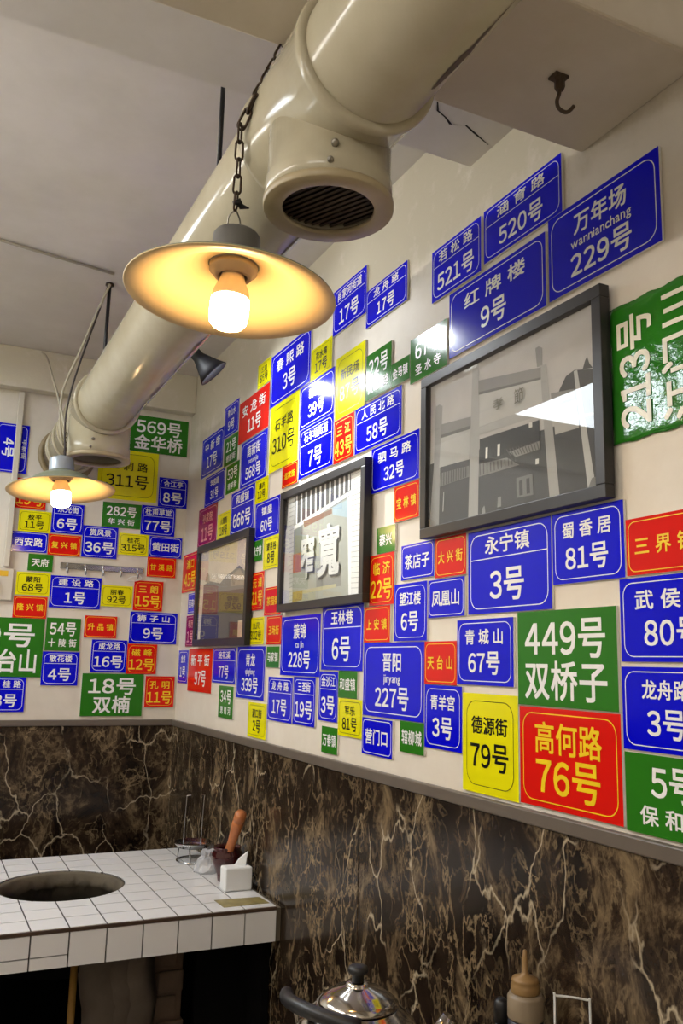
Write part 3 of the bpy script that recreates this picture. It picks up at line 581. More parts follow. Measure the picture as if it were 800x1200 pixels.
# unseen ceiling panel lamp, added to match a reflection in the framed glass (the light itself is set at the top)
M_panel = emit('panel diffuser', (.86, .94, 1.0), 1.6);
M_white = mat('white painted metal', (225, 225, 222), .4)
def panel_lamp(x, y, sx, sy, m, label):
    t = thing('unseen_ceiling_light', label, 'ceiling light', (x, y, CZ-.03))
    f = MB()
    for a, b in (((-sx/2-.02, -sy/2-.02), (sx/2+.02, -sy/2)), ((-sx/2-.02, sy/2), (sx/2+.02, sy/2+.02)), ((-sx/2-.02, -sy/2), (-sx/2, sy/2)), ((sx/2, -sy/2), (sx/2+.02, sy/2))):
        f.box((a[0], a[1], 0), (b[0], b[1], .03))
    f.build('frame', M_white, t)
    MB().box((-sx/2, -sy/2, .004), (sx/2, sy/2, .012)).build('diffuser', m, t)
panel_lamp(-1.45, -.62, .56, .56, M_panel, 'unseen cool white square ceiling panel light, added on the left ceiling')
M_tube = emit('tube glow', (1.0, .97, .92), TUBE)
def added_tube(x, y0, y1, z, label):  # tubes added out of view to brighten the ceiling
    t = thing('added_tube_light', label, 'tube light', (x, (y0+y1)/2, z), 'added tube lights out of view')
    h = (y1-y0)/2
    MB().lathe([(.001, -h), (.014, -h), (.014, h), (.001, h)], 20, Rm(PI/2, 'X')).build('tube', M_tube, t)
    for s in (-1, 1):
        MB().box((-.02, s*h-.02, -.02), (.02, s*h+.02, .03)).build('end_cap', M_white, t)
        MB().tube([(0, s*h, .03), (0, s*h, CZ-z)], .0015, 6).build('hanger_wire', M_white, t)
added_tube(-1.50, -2.30, -1.10, .93, 'added unseen tube light nearest the back wall, left of the duct')
added_tube(-1.50, -3.95, -2.75, .93, 'added unseen tube light behind the viewer, left of the duct')

# ================================================================== exhaust duct
M_duct = plaster('cream painted duct', (186, 178, 154), (172, 162, 136), .15, .02)
M_ductd = mat('grimy duct lip', (150, 132, 98), .5, noise=.5, scale=30)
M_ductr = mat('soiled duct rim', (172, 156, 122), .38, noise=.35, scale=22)
M_grime = mat('flaking grime', (96, 80, 56), .7, noise=.5, scale=40)
M_black = mat('black', (16, 15, 14), .5)
M_blackm = mat('black painted metal', (28, 28, 30), .38)
M_steel = mat('worn steel', (150, 145, 135), .35, 1.0, noise=.2, scale=20)
M_dkmetal = mat('dark oxidised metal', (70, 58, 46), .45, .8, noise=.4, scale=60)
M_louvre = mat('brownish louvre', (66, 54, 44), .6)
DX, DZ, DR = -.43, .885, .080
duct = thing('exhaust_duct', 'long cream exhaust duct hanging under the ceiling, with two round inlets', 'duct', (DX, 0, DZ))
def yl(y): return T(0, y, 0) @ Rm(PI/2, 'X')      # lathe axis along -y
def ring(y, r0, r1, w):      # collar around the duct
    return MB().lathe([(r0, 0), (r1, .001), (r1+.0015, w*.25), (r1+.0015, w*.75), (r1, w-.001), (r0, w)], 64, yl(y), closed=True)
MB().lathe([(DR, 0), (DR, .60), (DR, 1.2), (DR, 4.28)], 72, yl(-.01)).build('duct_pipe', M_duct, duct)
def tee(y, rb, zb, l0, l1, louvre):
    rs = DR+.007
    MB().lathe([(DR-.004, 0), (rs, 0), (rs+.003, .004), (rs+.003, .012), (rs, .016), (rs, l0+l1-.016), (rs+.003, l0+l1-.012), (rs+.003, l0+l1-.004), (rs, l0+l1), (DR-.004, l0+l1)], 72, yl(y+l0), closed=True).build('tee_sleeve', M_duct, duct)
    h = DZ-zb
    b = MB().lathe([(rb-.004, -h+.004), (rb, -h+.006), (rb, -h+.030), (rb-.002, -h+.034), (rb-.002, -.02), (rb-.012, -.02), (rb-.012, -h+.02), (rb-.012, -h+.004)], 64, T(0, y, 0), closed=True)
    br = b.build('branch_inlet', M_duct, duct)
    MB().lathe([(rb-.022, .0045), (rb-.0215, .0005), (rb-.0205, 0), (rb+.0005, 0), (rb+.0018, .0012), (rb+.0022, .0085), (rb+.0012, .010), (rb-.001, .0102), (rb-.020, .0075)], 64, T(0, y, -h-.002), closed=True).build('inlet_rim', [M_ductr], br)
    g = MB(); ri = rb-.0125
    g.lathe([(.001, 0), (ri, 0), (ri, .003), (.001, .003)], 48, T(0, y, -h+.034), mi=0)
    if louvre:
        n = 15
        for k in range(n):
            x = -ri+2*ri*(k+.5)/n; hw = math.sqrt(max(0, ri*ri-x*x))-.001
            g.box((-.0016, -hw, -.005), (.0016, hw, .005), 1, T(0, y, -h+.016) @ Rm(.45, 'Z') @ T(x, 0, 0) @ Rm(.5, 'Y'))
    g.build('grille', [M_black, M_louvre], br)
    s = MB(); a = math.radians(-110)
    for zz, rr in ((-h+.040, .0045), (-h+.018, .0038)):
        c = Vector((math.cos(a)*rb, y+math.sin(a)*rb, zz)); a -= .06
        s.lathe([(.001, .006), (rr*.5, .0055), (rr, .002), (rr, -.002)], 12, along(c, (math.cos(a), math.sin(a), 0)))
    s.build('screw', M_steel, br)
tee(-2.13, .078, .748, .10, .105, True)
tee(-.62, .086, .742, .10, .10, False)
for k, (y, w) in enumerate(((-.44, .022), (-.395, .012), (-.36, .012), (-.26, .012), (-.13, .014), (-.10, .014))):
    ring(y, DR-.002, DR+.004, w).build('collar', M_duct, duct)
MB().lathe([(DR-.002, 0), (DR+.016, 0), (DR+.016, .006), (DR-.002, .010)], 64, yl(-.004), closed=True).build('wall_flange', M_ductd, duct)
# strips of flaking sealant along the lower right seam of the pipe
rnd = random.Random(5)
for ya, yb in ((-2.30, -3.4), (-.74, -1.95)):
    g = MB(); n = 90; V = []
    for k in range(n+1):
        y = ya+(yb-ya)*k/n; r = DR+.0007; a = math.radians(-57+2.5*math.sin(k*.23))
        wd = math.radians(max(.25, 1.2+3.2*(math.sin(k*.41)*math.sin(k*.13+1))+rnd.uniform(-1.2, 1.8)))
        for s in (-1, 1): V.append((math.cos(a+s*wd)*r, y, math.sin(a+s*wd)*r))
    g.add(V, [(2*k, 2*k+1, 2*k+3, 2*k+2) for k in range(n)]); g.build('sealant_seam', M_grime, duct)
# hanger rods
def rod(x, y, z0, z1, m, label, r=.004):
    t = thing('hanger_rod', label, 'rod', (x, y, z0), 'rods carrying the duct')
    MB().tube([(0, 0, 0), (0, 0, z1-z0)], r, 10).build('rod', m, t)
    MB().lathe([(.001, z1-z0), (.011, z1-z0), (.012, z1-z0-.006), (.001, z1-z0-.007)], 16).build('anchor_plate', M_dkmetal, t)
    return t
rod(-.471, -1.790, DZ+DR-.008, CZ, M_blackm, 'thin black rod from ceiling to duct, behind the larger lamp chain')
t = rod(-.446, -.70, DZ+DR-.006, CZ, M_blackm, 'dark strap hanger from ceiling to duct, above the smaller lamp', .005)

# ================================================================== pendant lamps
M_enamel = mat('grey green enamel', (132, 136, 112), .3, noise=.1)
M_enamelin = mat('cream enamel inside', (226, 196, 140), .42, noise=.05)
M_cap = mat('grey socket cap', (110, 108, 104), .45, .3)
M_sock = mat('socket plastic', (222, 206, 180), .45)
M_bulb = emit('bulb diffuser', (1.0, .66, .31), BULB)
M_chain = mat('rusty chain', (72, 56, 42), .5, .6, noise=.4, scale=80)
M_cord = mat('pale cable', (172, 164, 144), .6)
M_cordd = mat('dark cable', (52, 44, 40), .6)
def links(mb, path, L=.022, W=.0045, r=.0012):
    path = [Vector(p) for p in path]; d = [0]
    for i in range(1, len(path)): d.append(d[-1]+(path[i]-path[i-1]).length)
    n = max(1, int(d[-1]/(L*.82)))
    def at(s):
        for i in range(1, len(path)):
            if s <= d[i] or i == len(path)-1:
                t = (s-d[i-1])/max(1e-9, d[i]-d[i-1]); return path[i-1].lerp(path[i], t), (path[i]-path[i-1]).normalized()
    for k in range(n):
        p, t = at((k+.5)*d[-1]/n)
        a = t.orthogonal().normalized(); b = t.cross(a)
        if k % 2: a = b
        pts = []
        for q in range(14):
            an = 2*PI*q/14; c, s_ = math.cos(an), math.sin(an)
            pts.append(p + t*(s_*W+(L/2-W)*(1 if s_ >= 0 else -1)) + a*(c*W))
        mb.tube(pts, r, 6, closed=True)
M_ringm = mat('aluminium socket ring', (150, 138, 120), .5, .2)
M_cap2 = mat('bluish steel socket cap', (164, 172, 180), .35, .3)
def pendant(loc, R, tilt, label, capm=M_cap):
    t = thing('pendant_lamp', label, 'lamp', loc, 'pendant lamps with enamel shades')
    t.rotation_euler = (Matrix.Rotation(math.radians(tilt[1]), 3, Vector((.427, .904, 0))) @ Matrix.Rotation(math.radians(tilt[0]), 3, Vector((.904, -.427, 0)))).to_euler()
    k = R/.139
    prof = [(.033, .052), (.037, .047), (.054, .042), (.076, .030), (.086, .020), (.110, .0105), (.1385, .001), (.1395, -.001), (.1385, -.0022), (.110, .0075), (.085, .017), (.075, .0265), (.053, .038), (.034, .042)]
    MB().lathe([(r*k, z*k) for r, z in prof], 80, mis=[0]*7+[1]*6+[0], closed=True).build('shade', [M_enamel, M_enamelin], t)
    MB().lathe([(.001, .094*k), (.014*k, .094*k), (.018*k, .090*k), (.029*k, .088*k), (.0315*k, .084*k), (.033*k, .050*k), (.033*k, .041*k), (.020*k, .040*k), (.001, .040*k)], 48).build('socket_cap', capm, t)
    MB().lathe([(.032*k, .041*k), (.032*k, .034*k), (.026*k, .033*k), (.025*k, .026*k), (.020*k, .025*k), (.019*k, .041*k)], 40, closed=True).build('socket_ring', M_ringm, t)
    b = MB().lathe([(.0145, .043*k), (.0145, .030), (.018, .018), (.0235, .006), (.025, -.002), (.0252, -.006)], 40).build('bulb_neck', M_sock, t)
    MB().lathe([(.0250, -.0055), (.0258, -.010), (.0258, -.030), (.0245, -.038), (.020, -.0435), (.012, -.046), (.0005, -.0465)], 40).build('bulb', M_bulb, t)
    return t
def free(mb, name, m, par):
    o = mb.build(name, m, par); o.matrix_parent_inverse = (T(*par.location) @ par.rotation_euler.to_matrix().to_4x4()).inverted(); return o
lamp = pendant((-.502, -1.984, .678), .139, (-1.5, 2.8), 'large pendant lamp with cream enamel shade on a chain, in front')
c = MB(); top = Vector((-.484, -2.098, .970))
A1 = (-.530, -2.060, .888)
ch = [(-.517, -2.093, .893), (-.525, -2.061, .869), (-.516, -2.034, .829), (-.508, -2.004, .790)]
links(c, [top+Vector((.005, 0, 0))]+ch[:2], .024, .0052, .0016); links(c, [top+Vector((-.004, -.004, 0))]+[Vector(v)+Vector((-.002, -.006, 0)) for v in ch[:1]]+ch[1:], .024, .0052, .0016)
o = c.build('chain', M_chain, lamp); o.matrix_parent_inverse = (T(*lamp.location) @ lamp.rotation_euler.to_matrix().to_4x4()).inverted()
c = MB().tube(smooth_path([(-.507, -2.002, .790), (-.514, -1.996, .782), (-.511, -1.988, .766), (-.500, -1.984, .764), (-.496, -1.990, .780), (-.506, -2.001, .791)], 6), .0012, 6)
o = c.build('hanging_wire', M_steel, lamp); o.matrix_parent_inverse = (T(*lamp.location) @ lamp.rotation_euler.to_matrix().to_4x4()).inverted()
free(MB().tube([(-.512, -2.006, .797), (-.505, -2.008, .800), (-.500, -2.004, .796), (-.488, -2.000, .799)], [.003, .005, .004, .001], 8), 'cable_tie', M_black, lamp)
lamp2 = pendant((-.525, -.660, .640), .139, (-3.5, -4.8), 'smaller-looking pendant lamp near the back wall, hanging below the duct end', M_cap2)
free(MB().tube(smooth_path([(-.545, -.05, 1.222), (-.535, -.12, 1.18), (-.532, -.3, 1.06), (-.530, -.5, .93), (-.522, -.64, .80), (-.522, -.655, .735)], 8), .0035, 8), 'cord', M_cord, lamp2)
free(MB().tube(smooth_path([(-.450, -.70, 1.222), (-.475, -.69, 1.12), (-.505, -.685, 1.0), (-.525, -.68, .90), (-.530, -.67, .82), (-.522, -.66, .735)], 8), .0025, 8), 'hanging_wire', M_cordd, lamp2)
c = MB(); links(c, [(-.522, -.655, .80), (-.524, -.658, .73)], .016, .0035, .001); free(c, 'chain', M_chain, lamp2)
# cables clipped along the ceiling and down the duct
c = MB().tube([(-.95, -.86, CZ-.005), (-.74, -.834, CZ-.005), (-.45, -.78, CZ-.005)], .004, 8)
tag(c.build('ceiling_cable', M_cord), 'pale cable running across the ceiling to the rear hanger strap', 'cable')
c = MB().tube(smooth_path([(-.448, -.715, CZ-.008), (-.470, -.69, 1.15), (-.505, -.62, 1.03), (-.528, -.56, .95), (-.527, -.53, .87), (-.510, -.5, .80)], 8), .0035, 8)
tag(c.build('duct_cable', M_cord), 'pale cable dropping from the ceiling beside the duct end', 'cable')

# ================================================================== spotlights
M_lens = emit('spot lens', (.92, .97, 1.0), 60.0)
M_spot = mat('matte black spotlight', (26, 26, 30), .6)
def spot(loc, aim, label, power, cone=50, clip=False):
    t = thing('spotlight', label, 'spotlight', loc, 'black spotlights lighting the plates')
    d = (Vector(aim)-Vector(loc)).normalized(); M = along((0, 0, 0), d)
    MB().lathe([(.012, -.055), (.016, -.050), (.017, -.010), (.034, .030), (.046, .052), (.044, .052), (.032, .030), (.012, .004), (.001, .003)], 40, M).build('head', M_spot, t)
    MB().lathe([(.001, .030), (.020, .030), (.020, .034), (.001, .034)], 24, M).build('lens', M_lens, t)
    ap = M @ Vector((0, 0, -.05))
    if clip:      # clamped to the side of the duct
        q = Vector((DX+.052-loc[0], .02, DZ+.060-loc[2]))
        MB().tube([tuple(ap), tuple((ap+q)*.5+Vector((.004, 0, .012))), tuple(q)], .006, 10).build('bracket', M_blackm, t)
        MB().lathe([(.001, 0), (.016, 0), (.016, .010), (.001, .012)], 24, along(q, (.66, 0, .75))).build('base', M_blackm, t)
    else:
        MB().tube([tuple(ap), (-.0, .02, .06), (0, .02, CZ-loc[2]-.02)], .006, 10).build('bracket', M_blackm, t)
        MB().lathe([(.001, CZ-loc[2]), (.030, CZ-loc[2]), (.030, CZ-loc[2]-.016), (.026, CZ-loc[2]-.02), (.001, CZ-loc[2]-.02)], 24, T(0, .02, 0)).build('base', M_blackm, t)
    l = bpy.data.lights.new('spot_beam', 'SPOT'); l.energy = power; l.color = (.93, .97, 1.0); l.spot_size = math.radians(cone); l.spot_blend = .7; l.shadow_soft_size = .02
    o = bpy.data.objects.new('spot_beam', l); COL.objects.link(o); o.parent = t; o.matrix_local = M @ T(0, 0, .045) @ Rm(PI, 'X')
spot((-.200, -.790, 1.022), (0, -.84, .82), 'black spotlight under the ceiling, right of the far duct', SPOT_POWER*.03)
spot((-.335, -.83, 1.05), (0, -1.18, .70), 'added unseen black spotlight clamped behind the far duct, aimed at yellow 石羊路 310号 plate', SPOT_POWER, 44, True)  # unseen spotlight added for the pool of light on the plates
spot((-.350, -1.15, 1.08), (0, -1.62, .70), 'added unseen black spotlight clamped to the duct near the large lamp', SPOT_POWER*.10, 60, True)  # unseen spotlight added for the highlight on a green plate

# ================================================================== address plates
PC = dict(B=(3, 5, 208), Y=(228, 222, 14), R=(216, 26, 18), G=(44, 116, 28), M=(150, 24, 70))
M_pl = {k: mat('plate '+k, c, .13, bump=.05, bscale=14, spec=.22) for k, c in PC.items()}
M_edge = mat('white plastic board edge', (226, 224, 218), .5)
M_ink = dict(w=mat('white lettering', (238, 238, 236), .3), k=mat('black lettering', (12, 12, 8), .35, spec=.15), y=mat('yellow lettering', (244, 206, 20), .3), p=mat('pink lettering', (232, 160, 140), .3), g=mat('pale lettering', (236, 234, 214), .3))
INK = dict(B='w', Y='k', R='y', G='w', M='p')
# 'PLATES' columns: wall, colour, layout, name, number, pinyin, u0, u1, z0, z1 (m along the wall / above the dado), label
def rrect(x0, x1, y0, y1, r, n=5):
    out = []
    for cx, cy, a in ((x1-r, y1-r, 0), (x0+r, y1-r, PI/2), (x0+r, y0+r, PI), (x1-r, y0+r, 1.5*PI)):
        for k in range(n+1):
            q = a+PI/2*k/n; out.append((cx+r*math.cos(q), cy+r*math.sin(q)))
    return out
TH = .004
def plate(row):
    wall, st, kind, t1, t2, py, u0, u1, z0, z1, label = row
    W, H = u1-u0, z1-z0; cu, cz = (u0+u1)/2, (z0+z1)/2
    if wall == 'b': loc = (cu, -.0006, cz); fr = lambda a, b, d: (a, -d, b)
    else: loc = (-.0006, -cu, cz); fr = lambda a, b, d: (-d, -a, b)
    b = MB()
    b.box(fr(-W/2, -H/2, 0), fr(W/2, H/2, TH), 1)
    b.add([fr(-W/2, -H/2, TH+.0002), fr(W/2, -H/2, TH+.0002), fr(W/2, H/2, TH+.0002), fr(-W/2, H/2, TH+.0002)], [(0, 1, 2, 3)], 0)
    o = b.build('address_plate', [M_pl[st], M_edge]); o.location = loc
    tag(o, label, 'sign', 'address plates on the back wall' if wall == 'b' else 'address plates on the long wall')
    ink = INK[st] if kind != 'RW' else 'w'
    w_, h_ = (W, H) if kind != 'V' else (H, W)
    if kind == 'V': to = lambda a, b_, d=0: fr(b_, -a, TH+.0006+d)
    else: to = lambda a, b_, d=0: fr(a, b_, TH+.0006+d)
    def Ln(s, x, y, h, mw, spread=None, **k):
        if not s: return
        mb = MB(); line(mb, s, x*w_, (.5-y)*h_, h*h_, mw*w_, to, spread*w_ if spread else None, **k)
        mb.build('pinyin_lettering' if k.get('low') else ('number_lettering' if any(c.isdigit() for c in s) else 'name_lettering'), M_ink[ink], o)
    n = len(t1.replace(' ', '')); sp = (.70 if ' ' in t1 else None)
    if kind == 'V': Ln(t1, 0, .125, .12, .82, .6); Ln(t2, 0, .60, .36, .84)
    elif kind == 'L':
        Ln(t1, 0, .20, .20, .82, sp or .55); Ln(t2, 0, .67, .37, .84)
    elif kind == 'N': Ln(t1, 0, .27, .22, .80, sp or .45); Ln(t2, 0, .66, .34, .84)
    elif kind == 'P': Ln(t1, 0, .26, .24, .8); Ln(py, 0, .49, .115, .75, low=True, off=.008); Ln(t2, 0, .73, .29, .84)
    elif kind == '1': Ln(t1, 0, .5, .40, .84)
    elif kind == '1s': Ln(t1, 0, .5, .30, .80, .78 if ' ' in t1 else .7)
    elif kind == '1g': Ln(t1, 0, .5, .44, .84)
    elif kind == 'GN': Ln(t2, 0, .33, .42, .80); Ln(t1, 0, .76, .23, .84, sp or .7)
    elif kind == 'G2': Ln(t2, 0, .29, .39, .84, .80); Ln(t1, 0, .73, .38, .90, .84 if n > 2 else .62)
    elif kind == 'R2': Ln(t1, 0, .30, .30, .70, .62); Ln(t2, 0, .68, .38, .74, .66)
    elif kind == 'RW': Ln(t1, 0, .27, .25, .84, .78); Ln(t2, .04, .68, .36, .8)
    elif kind == 'Y' and H > .14: q = .016 if z0 < .2 else .008; Ln(t1, 0, .32, .17, .80, .66, off=q); Ln(t2, 0, .62, .27, .84, off=q)
    elif kind == 'Y': Ln(t1, 0, .31, .24, .72, sp or .45); Ln(t2, 0, .66, .36, .84)
    elif kind == '2': Ln(t1, 0, .28, .24, .74, sp or .5); Ln(t2, 0, .68, .40, .88)
    if st != 'G' and kind != 'RW':
        e = MB(); i = .055*h_ if kind != 'Y' else .075*h_; lw = max(.0012, .011*h_) if st != 'Y' else max(.0009, .007*h_); r = .15*h_
        A = rrect(-w_/2+i, w_/2-i, -h_/2+i, h_/2-i, r); B = rrect(-w_/2+i+lw, w_/2-i-lw, -h_/2+i+lw, h_/2-i-lw, r-lw)
        q = len(A); e.add([to(*p) for p in A+B], [(k, (k+1) % q, q+(k+1) % q, q+k) for k in range(q)])
        if kind in ('L', 'V'):
            y = h_*.5-h_*(.36 if kind == 'L' else .24); x = w_/2-i-lw*.5
            e.add([to(-x, y), to(x, y), to(x, y+lw), to(-x, y+lw)], [(0, 1, 2, 3)])
        e.build('border_line', M_ink[ink], o)
for row in PLATES: plate(row)

# green banner with turned lettering beside the large frame
M_ban = mat('glossy green vinyl', (40, 120, 26), .09, bump=.22, bscale=75, spec=.6)
u0, u1, z0, z1 = 2.151, 2.322, .503, .697
b = MB(); nx, nz = 24, 28; rnd = random.Random(3); g = []
for j in range(nz+1):
    for i in range(nx+1):
        u = u0+(u1-u0)*i/nx; z = z0+(z1-z0)*j/nz
        e = (.0010*math.sin(i*.8)+rnd.uniform(-.0006, .0006)) if j in (0, nz) else 0
        g.append((-.0022-.0003*math.sin(i*.9+j*.35)-.0002*math.sin(j*.8), -u, z+e))
b.add(g, [(j*(nx+1)+i, j*(nx+1)+i+1, (j+1)*(nx+1)+i+1, (j+1)*(nx+1)+i) for j in range(nz) for i in range(nx)], 0, True)
ban = b.build('vinyl_banner', M_ban)
tag(ban, 'glossy green vinyl banner with turned white 213号, right of the largest picture frame', 'sign')
md = ban.modifiers.new('thickness', 'SOLIDIFY'); md.thickness = .0012; md.offset = -1
W, H = z1-z0, u1-u0
to = lambda a, c_, d=0: (-.0046-d, -((u0+u1)/2-c_), (z0+z1)/2+a)
mb = MB(); line(mb, '213号', 0, H*.24, .062, W*.84, to, W*.80); mb.build('number_lettering', M_ink['g'], ban)
mb = MB(); line(mb, '江门川', 0, -H*.24, .066, W*.92, to, W*.9); mb.build('name_lettering', M_ink['g'], ban)

# ================================================================== framed photographs
M_frame = mat('charcoal picture frame', (44, 42, 42), .38, spec=.4)
M_backing = mat('frame backing', (90, 80, 66), .8)
def glass():
    m, nt, b = nodes('picture glass'); N, L = nt.nodes, nt.links
    N.remove(b); fr = N.new('ShaderNodeFresnel'); fr.inputs['IOR'].default_value = 1.5
    tr = N.new('ShaderNodeBsdfTransparent'); gl = N.new('ShaderNodeBsdfGlossy'); gl.inputs['Roughness'].default_value = .015
    mx = N.new('ShaderNodeMixShader'); ge = N.new('ShaderNodeNewGeometry'); iv = N.new('ShaderNodeMath'); iv.operation = 'SUBTRACT'; iv.inputs[0].default_value = 1
    L.new(ge.outputs['Backfacing'], iv.inputs[1]); mu = N.new('ShaderNodeMath'); mu.operation = 'MULTIPLY'; L.new(iv.outputs[0], mu.inputs[0]); L.new(fr.outputs[0], mu.inputs[1]); L.new(mu.outputs[0], mx.inputs[0]); L.new(tr.outputs[0], mx.inputs[1]); L.new(gl.outputs[0], mx.inputs[2])
    L.new(mx.outputs[0], N['Material Output'].inputs['Surface']); return m
M_glass = glass()
PMATS = {}
def pm(g):
    g = tuple(g) if isinstance(g, (tuple, list)) else (g, g, g*.97)
    if g not in PMATS: PMATS[g] = mat('photo tone', tuple(min(250, v*1.13 if v > 90 else v) for v in g), .6, noise=.16, scale=26)
    return PMATS[g]
BG = dict(R=(158, 156, 152), M=(146, 150, 142), L=(196, 186, 168))
LB = dict(R='largest black framed photo, of a stone archway, right of the others', M='middle framed photo, of carved characters on a brick wall', L='leftmost dark framed photo, a misty old building, nearest the room corner')
for n in 'LMR':
    u0, u1, z0, z1 = FRAMES[n]; a0, a1, b0, b1 = PRINTS[n]['area']
    fw = .019 if n != 'L' else .022
    t = thing('picture_frame', LB[n], 'picture frame', (0, -(u0+u1)/2, z0), 'framed photographs on the long wall')
    oy, oz = (u0+u1)/2, z0
    f = MB(); xb, xf = -.0062, -.0235
    for (ua, ub, za, zb) in ((u0, u1, z0, z0+fw), (u0, u1, z1-fw, z1), (u0, u0+fw, z0+fw, z1-fw), (u1-fw, u1, z0+fw, z1-fw)):
        f.box((xb, -ua+oy, za-oz), (xf, -ub+oy, zb-oz))
    f.build('frame', M_frame, t, bevel=.0012)
    MB().box((xb-.0005, -u0-.008+oy, z0+.008-oz), (xb-.005, -u1+.008+oy, z1-.008-oz)).build('backing', M_backing, t)
    p = MB(); mats = [pm(BG[n])]; X = -.0125
    iu0, iu1, iz0, iz1 = u0+fw*.9, u1-fw*.9, z0+fw*.9, z1-fw*.9
    cl = lambda u, z: (min(iu1, max(iu0, u)), min(iz1, max(iz0, z)))
    p.add([(X, -iu0+oy, iz0-oz), (X, -iu1+oy, iz0-oz), (X, -iu1+oy, iz1-oz), (X, -iu0+oy, iz1-oz)], [(0, 1, 2, 3)])
    for k, (tone, pts) in enumerate(PRINTS[n]['polys']):
        m = pm(tone)
        if m not in mats: mats.append(m)
        p.add([(X-.0002-.00003*k, -cl(*q)[0]+oy, cl(*q)[1]-oz) for q in pts], [tuple(range(len(pts)))], mats.index(m))
    for ch, ga, gb, gc, gd in PRINTS[n]['glyphs']:
        vs, fs, x0, x1 = glyph(ch, .03 if n == 'M' else .0)
        ys = [v[1] for v in vs]; y0, y1 = min(ys), max(ys)
        for m_, dx, dz, dd in (((86, 86, 82), .004, -.004, .0030), ((192, 192, 184), 0, 0, .0036)) if n == 'M' else (((96, 94, 90), 0, 0, .0033),):
            m = pm(m_)
            if m not in mats: mats.append(m)
            p.add([(X-dd-v[2], -(ga+(gb-ga)*(v[0]-x0)/(x1-x0)+dx)+oy, gc+(gd-gc)*(v[1]-y0)/(y1-y0)+dz-oz) for v in vs], fs, mats.index(m))
    p.build('photo_print', mats, t)
    MB().box((-.0185, -iu0+oy, iz0-oz), (-.0195, -iu1+oy, iz1-oz)).build('glass', M_glass, t)

# ================================================================== things on the back wall
M_plastic = mat('aged white plastic', (206, 198, 182), .5, noise=.08)
r_ = MB().box((-.602, -.018, .489), (-.584, -.004, 1.083))
M_r = Matrix.Identity(4)
race = r_.build('cable_duct', M_plastic, bevel=.002)
race.location = (0, -.002, 0)
tag(race, 'narrow white plastic cable trunking running down the back wall to a socket', 'cable trunking')
t = thing('wall_socket', 'white wall plate with yellow sticker and round dial at left picture edge', 'switch', (-.615, -.0006, .38))
MB().box((-.055, -.012, 0), (.048, 0, .105)).build('wall_plate', M_plastic, t, bevel=.003)
MB().lathe([(.001, .016), (.024, .014), (.030, .004), (.030, 0)], 32, T(-.022, -.012, .05) @ Rm(PI/2, 'X')).build('dial', M_white, t)
MB().box((-.045, -.0128, .078), (.030, -.0122, .096)).build('sticker', mat('yellow sticker', (222, 176, 40), .5), t)
# rail of hooks
M_chrome = mat('chrome', (190, 190, 190), .14, 1.0, noise=.25, scale=14)
t = thing('hook_rail', 'chrome rail with five coat hooks on the back wall, among the plates', 'hook rail', (-.2825, -.0006, .5065))
MB().box((-.1415, -.006, -.011), (.1415, 0, .011)).build('rail', M_chrome, t, bevel=.004)
for k in range(5):
    x = -.118+k*.059
    hk = MB().tube(smooth_path([(x, -.006, .008), (x, -.009, 0), (x, -.011, -.016), (x, -.018, -.026), (x, -.027, -.024), (x, -.030, -.014)], 5), .0026, 8)
    hk.lathe([(.0005, .004), (.004, .002), (.004, -.002), (.0005, -.004)], 12, T(x, -.030, -.012)); hk.build('hook', M_chrome, t)
# loop of white flex and the ceiling hook
c = MB().tube(smooth_path([(-.165, -.012, .495), (-.15, -.018, .478), (-.175, -.02, .468), (-.20, -.018, .470), (-.185, -.016, .482), (-.165, -.014, .486)], 6), .0016, 6)
tag(c.build('flex_loop', M_white), 'loop of thin white flex hanging from the chrome hook rail', 'cable')
t = thing('ceiling_hook', 'rusty iron hook screwed into the beam above the long wall', 'hook', (-.143, -2.221, .97))
M_rust = mat('rusty iron', (92, 76, 60), .6, .5, noise=.5, scale=90)
MB().box((-.012, -.008, -.004), (.010, .009, 0)).build('hook_plate', M_rust, t, bevel=.001)
MB().lathe([(.001, -.020), (.0055, -.020), (.007, -.016), (.007, -.008), (.009, -.004), (.001, -.004)], 8, smooth=False).build('nut', M_rust, t)
rt = Vector((.89, -.44, 0))
MB().tube(smooth_path([Vector((0, 0, -.016)), Vector((0, 0, -.026))-rt*.001, Vector((0, 0, -.036))-rt*.004, Vector((0, 0, -.046))-rt*.002, Vector((0, 0, -.052))+rt*.006, Vector((0, 0, -.050))+rt*.012, Vector((0, 0, -.043))+rt*.018], 6), .0026, 10).build('hook', M_rust, t)

